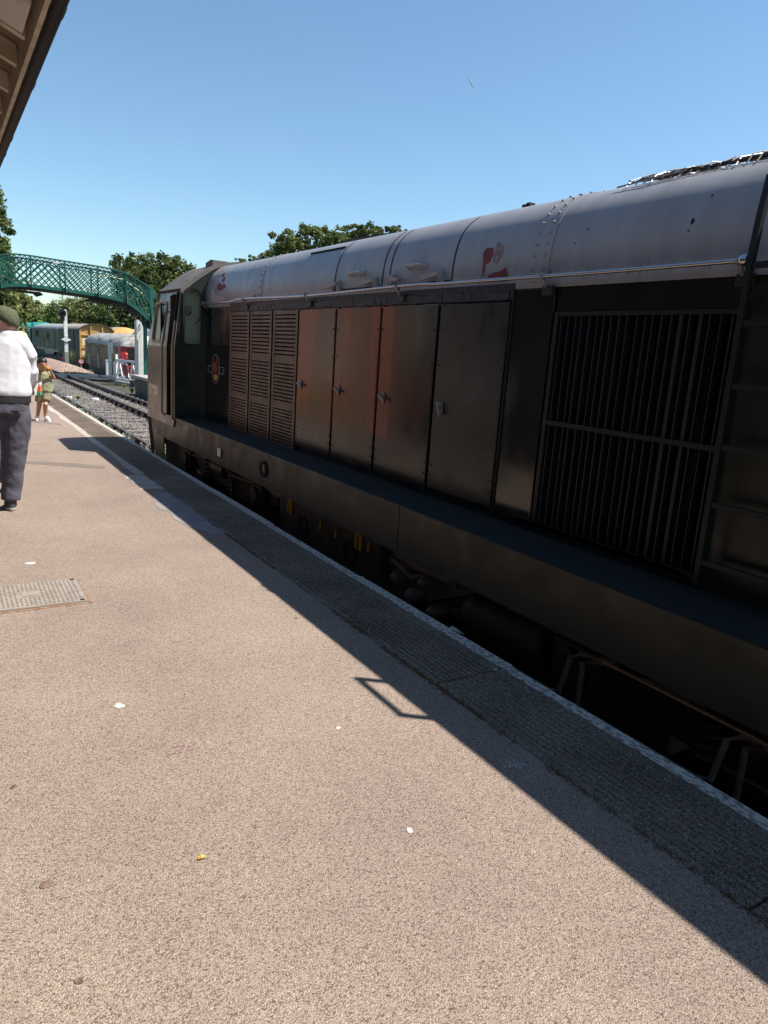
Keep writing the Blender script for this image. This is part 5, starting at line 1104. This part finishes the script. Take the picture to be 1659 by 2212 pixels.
# far-off wood closing the horizon
b = MB()
for k in range(60):
    x = -160+k*7+random.uniform(-2, 2); yy = 190+random.uniform(-12, 12); r = random.uniform(3.5, 6)
    crown(b, [(Vector((x, yy, random.uniform(1.5, 3.2))), Vector((r, r, r*.9)))], 420, .6, OAK, 20)
tag(b.build('far_wood', [M[m[0]] for m in OAK], recalc=False), 'far wood closing the horizon behind the yard', 'wood', kind='stuff')
# vapour trail
c = at(1018, 180, 6000); d = (at(1026, 193, 6000)-at(1010, 167, 6000)); b = MB().tube([c-d*.5, c, c+d*.5], [2, 6, 2], 8); o = b.build('vapour_trail', M['contrail'], loc=c); tag(o, 'short thin white vapour trail in the clear blue sky', 'vapour trail')

# ================================================================== STATION BUILDING (its eaves overhead at the left)
GX, GZ = .628, 3.20
stn = thing('station_building', (-1.4, 3, 0), 'station building whose rafters, fascia and black gutter overhang the top left corner', 'building')
w_ = MB().plate([(-6, 0), (11.0, 0), (11.0, 4.1), (-6, 4.1)], [rrect(-2.2, -1.1, .9, 2.3, .02), rrect(1.2, 2.3, .9, 2.3, .02), rrect(4.0, 5.0, .02, 2.2, .01), rrect(7.0, 8.1, .9, 2.3, .02)], .25, lambda u, v, d: Vector((-1.4-d, u, v))).build('wall', M['platbrick'], stn)
for y in (-2.2, 1.2, 7.0):
    f = MB().box(-1.47, -1.40, y-.02, y+1.12, .86, .94).box(-1.5, -1.42, y, y+.06, .94, 2.3).box(-1.5, -1.42, y+1.04, y+1.1, .94, 2.3).box(-1.5, -1.42, y+.52, y+.58, .94, 2.3).build('window', M['rafter'], stn); MB().box(-1.49, -1.48, y+.06, y+1.04, .94, 2.3).build('pane', M['glass'], f)
d = MB().box(-1.52, -1.45, 4.0, 5.0, .02, 2.2).build('door', M['darkdoor'], stn); MB().ball((-1.43, 4.9, 1.05), .03).build('handle', M['gold'], d)
# eaves: slope up away from the gutter
SL = .42
def ev(x, dz=0): return GZ+.05+SL*(GX-.05-x)+dz
MB().prism([(GX-.06, ev(GX-.06, .10)), (-3.0, ev(-3.0, .10)), (-3.0, ev(-3.0, .13)), (GX-.04, ev(GX-.04, .13))], 'y', -6, 10.5).build('soffit_boards', M['soffit'], stn)
MB().prism([(GX-.02, ev(GX-.02, .135)), (-3.0, ev(-3.0, .135)), (-3.0, ev(-3, .17)), (GX-.02, ev(GX-.02, .17))], 'y', -6.05, 10.55).build('roof_tiles', M['tile'], stn)
MB().box(GX-.072, GX-.047, -6, 10.5, GZ-.012, GZ+.16).build('fascia', M['rafter'], stn)
raf = None
rys = [gnd(*q, z=GZ).y for q in ((98, 27), (56, 104), (37, 160), (20, 214), (3, 258))]
rl = [-1.0+.45*k for k in range(7)]+[rys[1], rys[2], rys[3], rys[4]]+[rys[4]+.45*(k+1) for k in range(10)]
for y in rl:
    if abs(y-rys[0]) < .3: continue
    MB().prism([(GX-.085, ev(GX-.085, -.02)), (GX-.085, ev(GX-.085, .095)), (-1.39, ev(-1.39, .095)), (-1.39, ev(-1.39, -.03))], 'y', y-.03, y+.03).build('rafter', M['rafter'], stn)
ya, yb_ = rys[0]+.05, rys[1]-.06
MB().prism([(GX-.10, ev(GX-.10, .02)), (GX-.10, ev(GX-.10, -.03)), (-1.2, ev(-1.2, -.04)), (-1.2, ev(-1.2, .02))], 'y', ya, yb_).build('repair_board', M['board'], stn, bevel=.02)
b = MB(); rings = []
for y in (-6, 10.4):
    o_ = [Vector((GX+.040*math.cos(a), y, GZ+.040*math.sin(a)+.02)) for a in [R(180+180*k/12) for k in range(13)]]; i_ = [Vector((GX+.035*math.cos(a), y, GZ+.035*math.sin(a)+.02)) for a in [R(360-180*k/12) for k in range(13)]]
    rings.append(o_+i_)
b.loft(rings); gut = b.build('gutter', M['gutter'], stn, smooth=True, ang=50)
for q in ((135, 38), (73, 192), (22, 305), (4, 338)):
    y = gnd(*q, z=GZ-.01).y; b = MB(); rg = []
    for yy in (y-.05, y+.05): rg.append([Vector((GX+.046*math.cos(a), yy, GZ+.046*math.sin(a)+.026)) for a in [R(175+190*k/12) for k in range(13)]]+[Vector((GX+.0395*math.cos(a), yy, GZ+.0395*math.sin(a)+.026)) for a in [R(365-190*k/12) for k in range(13)]])
    b.loft(rg).build('gutter_union', M['gutter'], gut, smooth=True, ang=50)
# next wing of the station, sunlit, mirrored in the engine's paint
wg = thing('brick_wing', (-1.25, 16, 0), 'sunlit red brick wing of the station beyond the eaves', 'building')
MB().plate([(11.6, 0), (24, 0), (24, 3.6), (11.6, 3.6)], [rrect(14.1, 15.3, 1.0, 2.5, .02), rrect(18.4, 19.6, 1.0, 2.5, .02)], .25, lambda u, v, d: Vector((-1.25-d, u, v))).build('wall', M['brickwall'], wg)
for y in (14.1, 18.4):
    f = MB().box(-1.30, -1.22, y-.08, y+1.28, .92, 1.0).box(-1.3, -1.24, y, y+.09, 1.0, 2.5).box(-1.3, -1.24, y+1.11, y+1.2, 1.0, 2.5).box(-1.3, -1.24, y, y+1.2, 2.42, 2.5).box(-1.3, -1.24, y+.56, y+.64, 1.0, 2.42).build('window', M['white'], wg); MB().box(-1.33, -1.31, y, y+1.2, 1.0, 2.5).build('blind', M['beige'], f)
MB().prism([(-1.1, 3.55), (-4.5, 5.2), (-4.5, 5.3), (-1.1, 3.68)], 'y', 11.5, 24.1).build('roof', M['tile'], wg)
for y0, L in ((13.6, 'timber tub of yellow flowers against the brick wing, nearer the camera'), (15.2, 'timber tub of yellow flowers against the brick wing, further from the camera')):
    t = thing('flower_tub', (-.95, y0+.6, 0), L, 'flower tub', 'flower tubs'); MB().box(-1.15, -.75, y0, y0+1.2, 0, .34).build('tub', M['tub'], t)
    b = MB(); crown(b, [(Vector((-.95, y0+.3, .46)), Vector((.22, .34, .17))), (Vector((-.95, y0+.9, .46)), Vector((.22, .34, .17)))], 900, .035, [('flowers', 5), ('leafA', 1)], 20); b.build('flowers', [M['flowers'], M['leafA']], t, recalc=False)
# grey plinth glimpsed at the left edge behind the man
gq = gnd(4, 1004); t = thing('grey_plinth', (gq.x-.25, gq.y+.1, 0), 'low grey plinth just entering the picture at the left, beyond the man', 'plinth')
MB().prism([(gq.x-.7, gq.y), (gq.x+.02, gq.y), (gq.x+.06, gq.y+.55), (gq.x-.02, gq.y+1.0), (gq.x-.7, gq.y+1.0)], 'z', 0, .11).build('base', M['greypl'], t, bevel=.01)
MB().box(gq.x-.6, gq.x-.06, gq.y+.1, gq.y+.9, .11, .17).build('slab', M['postgrey'], t, bevel=.01)
# ================================================================== PEOPLE
def remesh(o, vox, smooth=6):
    r = o.modifiers.new('remesh', 'REMESH'); r.mode = 'VOXEL'; r.voxel_size = vox; r.use_smooth_shade = True
    s_ = o.modifiers.new('smooth', 'SMOOTH'); s_.factor = .5; s_.iterations = smooth; return o
def wrinkle(o, strength, size):
    t = bpy.data.textures.new('folds', 'CLOUDS'); t.noise_scale = size; t.noise_depth = 2
    d = o.modifiers.new('folds', 'DISPLACE'); d.texture = t; d.strength = strength; d.texture_coords = 'LOCAL'; return o
def hand_mb(b, wrist, fwd, side, palm_n, s=1.0, curl=.5):
    f, sd, n_ = Vector(fwd).normalized(), Vector(side).normalized(), Vector(palm_n).normalized(); w_ = Vector(wrist)
    b.tube([w_, w_+f*.045*s, w_+f*.095*s], [(.030*s, .020*s), (.042*s, .018*s), (.040*s, .014*s)], 10, up=n_)
    for i, (o_, L) in enumerate(((-.030, .066), (-.010, .076), (.010, .070), (.029, .054))):
        p0 = w_+f*.088*s+sd*o_*s; a1, a2, a3 = curl*.6, curl*1.3, curl*1.9
        d1 = f*math.cos(a1)+n_*math.sin(a1); d2 = f*math.cos(a2)+n_*math.sin(a2); d3 = f*math.cos(a3)+n_*math.sin(a3)
        p1 = p0+d1*L*.45*s; p2 = p1+d2*L*.32*s; p3 = p2+d3*L*.25*s; b.tube([p0, p1, p2, p3], [.0095*s, .009*s, .008*s, .0065*s], 8)
    t0 = w_+f*.03*s-sd*.032*s; t1 = t0+(f*.6-sd*.8).normalized()*.036*s+n_*.01*s; t2 = t1+(f*.9-sd*.25+n_*.4).normalized()*.034*s; b.tube([t0, t1, t2], [.013*s, .011*s, .008*s], 8)
def head_mb(b, c, s, face, tilt=0):
    """head about c (centre), facing along the unit vector face; s = head height"""
    f = Vector(face).normalized(); up = Vector((0, 0, 1)); r = f.cross(up).normalized(); c = Vector(c)
    rings = []
    for z, w_, d, off in ((-.50, .16, .15, .13), (-.46, .24, .24, .11), (-.36, .33, .34, .06), (-.22, .37, .42, .02), (-.02, .39, .47, .0), (.16, .39, .49, -.01), (.32, .34, .43, -.02), (.43, .23, .30, -.03), (.49, .08, .12, -.03)):
        rings.append([c+up*z*s+f*off*s+r*math.cos(a)*w_*s+f*math.sin(a)*d*s for a in [2*math.pi*k/14 for k in range(14)]])
    b.loft(rings)
    b.tube([c+f*.44*s+up*.06*s, c+f*.53*s-up*.07*s, c+f*.57*s-up*.13*s, c+f*.47*s-up*.16*s], [.035*s, .045*s, .06*s, .04*s], 8)       # nose
    for k in (-1, 1):
        b.tube([c+r*k*.39*s-f*.02*s+up*.08*s, c+r*k*.44*s-f*.07*s+up*.04*s, c+r*k*.42*s-f*.05*s-up*.10*s], [(.03*s, .07*s), (.035*s, .09*s), (.025*s, .05*s)], 8)   # ears
    return f, r, up
def face_parts(parent, c, s, f, r, up):
    c = Vector(c)
    for k in (-1, 1):
        MB().ball(c+f*.445*s+r*k*.16*s+up*.02*s, (.034*s,)*3, 8, 6).build('eye', M['eye'], parent, smooth=True)
        MB().tube([c+f*.445*s+r*k*.09*s+up*.12*s, c+f*.44*s+r*k*.24*s+up*.13*s], .010*s, 6).build('eyebrow', M['hairblack'], parent)
    MB().tube([c+f*.43*s-r*.12*s-up*.27*s, c+f*.47*s-up*.265*s, c+f*.43*s+r*.12*s-up*.27*s], [.014*s, .028*s, .014*s], 8).build('mouth', M['lip'], parent, smooth=True)
# ---- man in a white shirt, back to the camera, looking left
MY = 7.05
def A(px, py, dy=0): return at(px, py, MY+dy)
man = thing('person', gnd(5, 1098), 'man in a white shirt and olive flat cap seen from behind at the left edge', 'person')
fc = Vector((-.85, .45, -.1)).normalized(); hs = .235; hc = A(8, 697)
b = MB(); f_, r_, u_ = head_mb(b, hc, hs, fc)
b.tube([hc+Vector((.02, -.01, -.05)), A(18, 716), A(16, 740)], [.062, .066, .09], 12)
b.tube([A(12, 738), A(6, 790), A(2, 850), A(0, 880)], [(.13, .08), (.19, .12), (.16, .11), (.16, .12)], 14, up=(0, 1, 0))
b.tube([A(10, 756), A(48, 760)], [.055, .05], 10); b.tube([A(48, 758), A(66, 800, .06), A(66, 838, .26)], [.055, .045, .033], 10)
b.tube([A(10, 756), A(-34, 762)], [.055, .05], 10); b.tube([A(-33, 760), A(-52, 806, .05), A(-30, 838, .24)], [.055, .045, .033], 10)
for hx, kx, ax in ((30, 32, 24), (-22, -20, -24)):
    b.tube([A(hx*.6, 868), A(hx, 900), A(kx, 985), A(ax+2, 1040), A(ax, 1082)], [.10, .09, .058, .055, .042], 12); b.tube([A(ax, 1078), A(ax+1, 1090, .0), A(ax+3, 1092, .06)], [.040, .036, .028], 10)
hand_mb(b, A(66, 838, .26), (-.1, .9, -.35), (1, .1, 0), (-.2, -.3, -.9), 1.0, .9); hand_mb(b, A(-30, 838, .24), (.3, .9, -.3), (-1, .1, 0), (.2, -.3, -.9), 1.0, .9)
body = remesh(b.build('body', M['skin'], man), .008, 4); face_parts(man, hc, hs, f_, r_, u_)
b = MB()
b.tube([A(16, 713), A(14, 724)], [(.085, .085), (.10, .10)], 14)
b.tube([A(13, 722), A(11, 742), A(8, 780), A(5, 815), A(4, 842), A(4, 853)], [(.095, .09), (.19, .12), (.215, .14), (.22, .15), (.245, .166), (.235, .16)], 18, up=(0, 1, 0))
slv = MB().tube([A(24, 735), A(46, 747), A(60, 770, .02), A(65, 800, .06), A(65, 818, .12), A(62, 836, .24)], [.10, .092, .082, .074, .07, .052], 14)
b.tube([A(-2, 735), A(-32, 750), A(-46, 768, .02), A(-52, 804, .05), A(-46, 820, .12), A(-32, 835, .22)], [.10, .095, .085, .08, .075, .055], 14)
sh = remesh(b.build('shirt', M['shirt'], man), .011, 4); wrinkle(sh, .012, .16)
sl_ = remesh(slv.build('sleeve', M['shirt'], sh), .011, 3); wrinkle(sl_, .012, .12)
b = MB().tube([A(3, 845), A(3, 862), A(2, 890)], [(.222, .14), (.228, .145), (.22, .16)], 18, up=(0, 1, 0))
for hx, kx, ax in ((33, 31, 24), (-28, -22, -26)): b.tube([A(hx*.75, 870), A(hx, 905), A(hx+.5, 940), A(kx, 985), A(kx-3, 1030), A(ax, 1070), A(ax, 1079)], [(.12, .14), (.118, .135), (.105, .12), (.088, .10), (.078, .088), (.072, .08), (.075, .085)], 14)
tr = remesh(b.build('trousers', M['trousers'], man), .011, 3); wrinkle(tr, .018, .10)
b = MB().tube([A(3, 846), A(3, 866)], [(.232, .152), (.236, .155)], 20, up=(0, 1, 0)); b.build('belt', M['belt'], man, smooth=True)
MB().box(A(46, 884).x-.10, A(46, 884).x+.01, MY-.150, MY-.13, A(46, 884).z-.003, A(46, 884).z+.003).build('pocket_seam', M['belt'], tr)
# flat cap pulled down at the back
b = MB(); up = Vector((0, 0, 1)); q = -fc; q.z = 0; q.normalize(); rr_ = q.cross(up); c0 = hc+up*.055
rings = []
for t, w_, d, z in ((0, .098, .112, -.035), (.2, .118, .132, -.01), (.45, .122, .134, .035), (.7, .102, .115, .066), (.9, .06, .07, .082), (1, .01, .01, .086)):
    rings.append([c0-q*.005+up*(z-.075*max(0, math.sin(a))*(1-t))+rr_*math.cos(a)*w_+q*math.sin(a)*d for a in [2*math.pi*k/20 for k in range(20)]])
b.loft(rings); cp = b.build('cap', M['cap'], man, smooth=True, ang=80); cp.modifiers.new('s', 'SUBSURF').render_levels = 1; wrinkle(cp, .014, .05)
b = MB(); b.tube([c0-q*.08+up*-.03, c0-q*.19-up*.045], [(.10, .012), (.06, .008)], 12, up=up); b.build('cap_peak', M['cap'], cp)
b = MB(); b.loft([[c0+up*z+q*.01+rr_*math.cos(a)*.094*k+q*math.sin(a)*.117*k for a in [R(10+160*i/10) for i in range(11)]]+[c0+up*z+q*.01+rr_*math.cos(a)*.080*k+q*math.sin(a)*.10*k for a in [R(170-160*i/10) for i in range(11)]] for z, k in ((-.0, .93), (-.045, .92), (-.07, .88), (-.08, .84))]); b.build('hair', M['hairgrey'], man, smooth=True)
for ax in (24, -26):
    g0 = A(ax, 1085); b = MB()
    b.loft([[Vector((g0.x+math.cos(a)*w_, g0.y+.03+y+math.sin(a)*L, z)) for a in [2*math.pi*k/14 for k in range(14)]] for z, w_, L, y in ((.02, .052, .145, .045), (.05, .053, .14, .045), (.085, .048, .105, .02), (.12, .044, .07, -.01))]); s1 = b.build('shoe', M['shoe'], man, smooth=True, ang=80)
    MB().loft([[Vector((g0.x+math.cos(a)*w_, g0.y+.075+math.sin(a)*L, z)) for a in [2*math.pi*k/14 for k in range(14)]] for z, w_, L in ((.0, .053, .150), (.015, .058, .158), (.03, .055, .15))]).build('sole', M['sole'], s1, smooth=True, ang=60)
# folded paper bag in his right hand
bgc = A(67, 842, .38); bag = thing('paper_bag', bgc, 'crumpled paper bag printed orange and green held at the side of the man in white', 'bag')
b = MB()
fold = [(-.075, .07), (-.03, .045), (.0, .055), (.03, .075), (.06, .055), (.09, .06)]
def bz(u, t): return Vector((bgc.x+u, bgc.y+.02*math.sin(u*60), bgc.z+t))
for name, m, t0, t1, k0 in (('bag_stripe', 'bagwh', .035, .06, 0), ('bag_panel', 'bagor', -.025, .035, 0), ('bag_base', 'baggr', -.058, -.025, 0)):
    b = MB(); us = [-.075+.165*i/10 for i in range(11)]; sk = lambda u: .22*u+.012*math.sin(u*70)
    b.loft([[bz(u, sk(u)+t0)+Vector((0, -.018, 0)), bz(u, sk(u)+t0)+Vector((0, .03, 0)), bz(u, sk(u)+t1)+Vector((0, .03, 0)), bz(u, sk(u)+t1)+Vector((0, -.018, 0))] for u in us]); b.build(name, M[m], bag)
for u in (-.045, .025): MB().prism([(bgc.x+u, bgc.z-.05), (bgc.x+u+.016, bgc.z-.045), (bgc.x+u+.03, bgc.z+.05), (bgc.x+u-.004, bgc.z+.055)], 'y', bgc.y-.04, bgc.y-.021).build('bag_crease', M['bagwh'], bag)
# ---- boy drinking, walking towards the camera
BYY = 14.3
def B(px, py, dy=0): return at(px, py, BYY+dy)
boy = thing('person', gnd(92, 908), 'small boy in khaki shirt and shorts drinking from a bottle on the platform', 'person')
hc = B(91, 787.5); hs = .205; fc = Vector((.18, -.96, .12)).normalized()
b = MB(); f_, r_, u_ = head_mb(b, hc, hs, fc)
b.tube([hc-Vector((0, -.015, .06)), B(94, 806)], [.042, .046], 10)
b.tube([B(95, 808), B(95, 828), B(95, 850)], [(.12, .075), (.11, .075), (.115, .08)], 12, up=(0, 1, 0))
el = B(117, 817, -.06); hw = B(107.5, 797, -.20)
b.tube([B(105, 809), el, hw], [.036, .030, .021], 8); b.tube([B(85, 809), B(80, 825, .02), B(80, 842, -.04)], [.036, .029, .021], 8)
for P_ in ((B(88, 852), B(85, 872), B(82, 893), B(81, 900)), (B(101, 852, -.02), B(98, 874, -.14), B(98, 892, -.06), B(98.5, 901, -.06))): b.tube(list(P_), [.062, .045, .033, .028], 10)
hand_mb(b, hw, (-.75, -.25, .25), (0, -.5, .8), (-.3, -.9, -.2), .62, 1.1); hand_mb(b, B(80, 842, -.04), (0, -.1, -1), (1, 0, 0), (.6, -.5, 0), .62, .5)
remesh(b.build('body', M['skinb'], boy), .0065, 3); face_parts(boy, hc, hs, f_, r_, u_)
b = MB().tube([B(94.5, 803), B(94.5, 808), B(94.5, 815), B(95, 832), B(95, 845)], [(.06, .055), (.13, .085), (.135, .095), (.145, .105), (.155, .11)], 16, up=(0, 1, 0))
b.tube([B(102, 806.5), B(108, 810, -.02), B(113, 814, -.05)], [.055, .056, .058], 10); b.tube([B(87, 806.5), B(82, 814), B(79.5, 822)], [.055, .056, .058], 10)
wrinkle(remesh(b.build('shirt', M['khaki'], boy), .008, 3), .014, .06)
b = MB().tube([B(95, 840), B(95, 852)], [(.135, .095), (.14, .10)], 14, up=(0, 1, 0)); b.tube([B(88, 848), B(86, 858), B(85, 868)], [.082, .078, .076], 12); b.tube([B(101, 848), B(100, 858, -.05), B(99, 867, -.10)], [.082, .078, .076], 12)
wrinkle(remesh(b.build('shorts', M['khakidark'], boy), .008, 3), .012, .06)
b = MB(); rings = []
q = -fc; q.z = 0; q.normalize(); rr_ = q.cross(up); c0 = hc+up*.035
for z, w_, d, o_ in ((-.06, .078, .085, .026), (-.02, .085, .100, .006), (.03, .085, .102, .0), (.065, .07, .082, .0), (.088, .038, .043, .0), (.096, .005, .005, 0)): rings.append([c0+up*(z+.02*max(0, -math.sin(a))*(1 if z < .0 else 0))+q*o_+rr_*math.cos(a)*w_+q*math.sin(a)*d for a in [2*math.pi*k/18 for k in range(18)]])
b.loft(rings).build('hair', M['hairblack'], boy, smooth=True, ang=80)
for px, py, dy, tl in ((80.5, 902, .0, 0), (101.5, 905.5, -.10, .35)):
    g0 = B(px, py, dy); g0.z = .0 if tl == 0 else .01; T_ = Matrix.Translation(g0) @ Matrix.Rotation(tl, 4, 'X') @ Matrix.Rotation(.35 if tl else -.25, 4, 'Z'); b = LB(T_)
    b.loft([[Vector((math.cos(a)*w_, -.02+math.sin(a)*L, z)) for a in [2*math.pi*k/14 for k in range(14)]] for z, w_, L in ((.012, .038, .092), (.035, .039, .088), (.06, .034, .066), (.08, .03, .045))]); s1 = b.build('shoe', M['shoewhite'], boy, smooth=True, ang=80)
    b = LB(T_); b.loft([[Vector((math.cos(a)*w_, -.02+math.sin(a)*L, z)) for a in [2*math.pi*k/14 for k in range(14)]] for z, w_, L in ((-.004, .038, .092), (.012, .039, .094))]); b.build('sole', M['soleblack'], s1)
m0, m1 = hc+fc*.105-up*.052+Vector((.01, 0, 0)), hw+Vector((-.035, -.03, .015)); dd = (m1-m0).normalized()
bt = thing('drink_bottle', m0, 'small bottle of orange drink with a green cap held to the boy\'s mouth', 'bottle')
MB().tube([m0, m0+dd*.03], .014, 12).build('cap', M['capgreen'], bt, smooth=True); MB().tube([m0+dd*.03, m0+dd*.05, m0+dd*.065, m0+dd*.15, m0+dd*.155], [.012, .02, .028, .028, .02], 14).build('bottle_body', M['juice'], bt, smooth=True, ang=60)
# ---- woman half hidden behind the man: cream cap, long brown hair
WY = 12.5
def C_(px, py, dy=0): return at(px, py, WY+dy)
wom = thing('person', gnd(36, 934), 'person in a cream cap with long brown hair, mostly hidden behind the man in white', 'person')
hc = C_(45, 733); hs = .22; fc = Vector((.12, -.95, -.3)).normalized(); b = MB(); f_, r_, u_ = head_mb(b, hc, hs, fc)
b.tube([hc-Vector((0, 0, .08)), C_(44, 758)], [.045, .05], 10); b.tube([C_(43, 762), C_(41, 800), C_(40, 830)], [(.17, .10), (.15, .10), (.17, .11)], 14, up=(0, 1, 0))
for k, x in ((1, 1), (-1, -1)):
    b.tube([C_(42+x*16, 764), C_(41+x*19, 796), C_(40+x*14, 822, -.15)], [.045, .036, .026], 8); hand_mb(b, C_(40+x*14, 822, -.15), (0, -.6, -.6), (x, 0, 0), (0, .5, -.6), .9, .5); b.tube([C_(40+x*7, 832), C_(38+x*7, 885), C_(36+x*7, 925), C_(36+x*7, 929, -.08)], [.085, .052, .038, .03], 10)
remesh(b.build('body', M['skin'], wom), .009, 3); face_parts(wom, hc, hs, f_, r_, u_)
b = MB().tube([C_(43, 757), C_(43, 765), C_(41, 800), C_(40, 845)], [(.08, .07), (.19, .12), (.165, .12), (.19, .13)], 16, up=(0, 1, 0)); 
for x in (1, -1): b.tube([C_(42+x*13, 762), C_(42+x*19, 782)], [.06, .055], 10)
remesh(b.build('top', M['dress'], wom), .011, 3)
b = MB().tube([C_(40, 838), C_(40, 850)], [(.18, .13), (.185, .13)], 14, up=(0, 1, 0))
for x in (1, -1): b.tube([C_(40+x*7, 846), C_(38+x*7, 885), C_(36+x*7, 922)], [.105, .08, .065], 12)
remesh(b.build('trousers', M['khakidark'], wom), .011, 3)
q = -fc; q.z = 0; q.normalize(); rr_ = q.cross(up); c0 = hc+up*.02; b = MB()
b.loft([[c0+up*z+q*o_+rr_*math.cos(a)*w_+q*math.sin(a)*d for a in [2*math.pi*k/18 for k in range(18)]] for z, w_, d, o_ in ((.0, .097, .115, 0), (.04, .097, .113, 0), (.08, .075, .09, 0), (.10, .03, .04, 0), (.104, .004, .004, 0))]); cp = b.build('cap', M['straw'], wom, smooth=True, ang=80)
b = MB(); b.tube([c0-q*.08+up*.01, c0-q*.16-up*.035], [(.095, .012), (.07, .008)], 14, up=up); b.build('cap_peak', M['straw'], cp)
b = MB(); b.loft([[c0+up*z+q*o_+rr_*math.cos(a)*w_+q*math.sin(a)*w_ for a in [2*math.pi*k/14 for k in range(14)]] for z, w_, o_ in ((.02, .085, .04), (-.08, .088, .05), (-.2, .085, .07), (-.33, .06, .09), (-.38, .02, .09))]); b.build('hair', M['hairbrown'], wom, smooth=True, ang=80)
for x in (1, -1):
    g0 = C_(36+x*7, 930); MB().loft([[Vector((g0.x+math.cos(a)*w_, g0.y-.04+math.sin(a)*L, z)) for a in [2*math.pi*k/12 for k in range(12)]] for z, w_, L in ((0, .045, .125), (.04, .045, .12), (.07, .035, .07))]).build('shoe', M['shoewhite'], wom, smooth=True, ang=80)
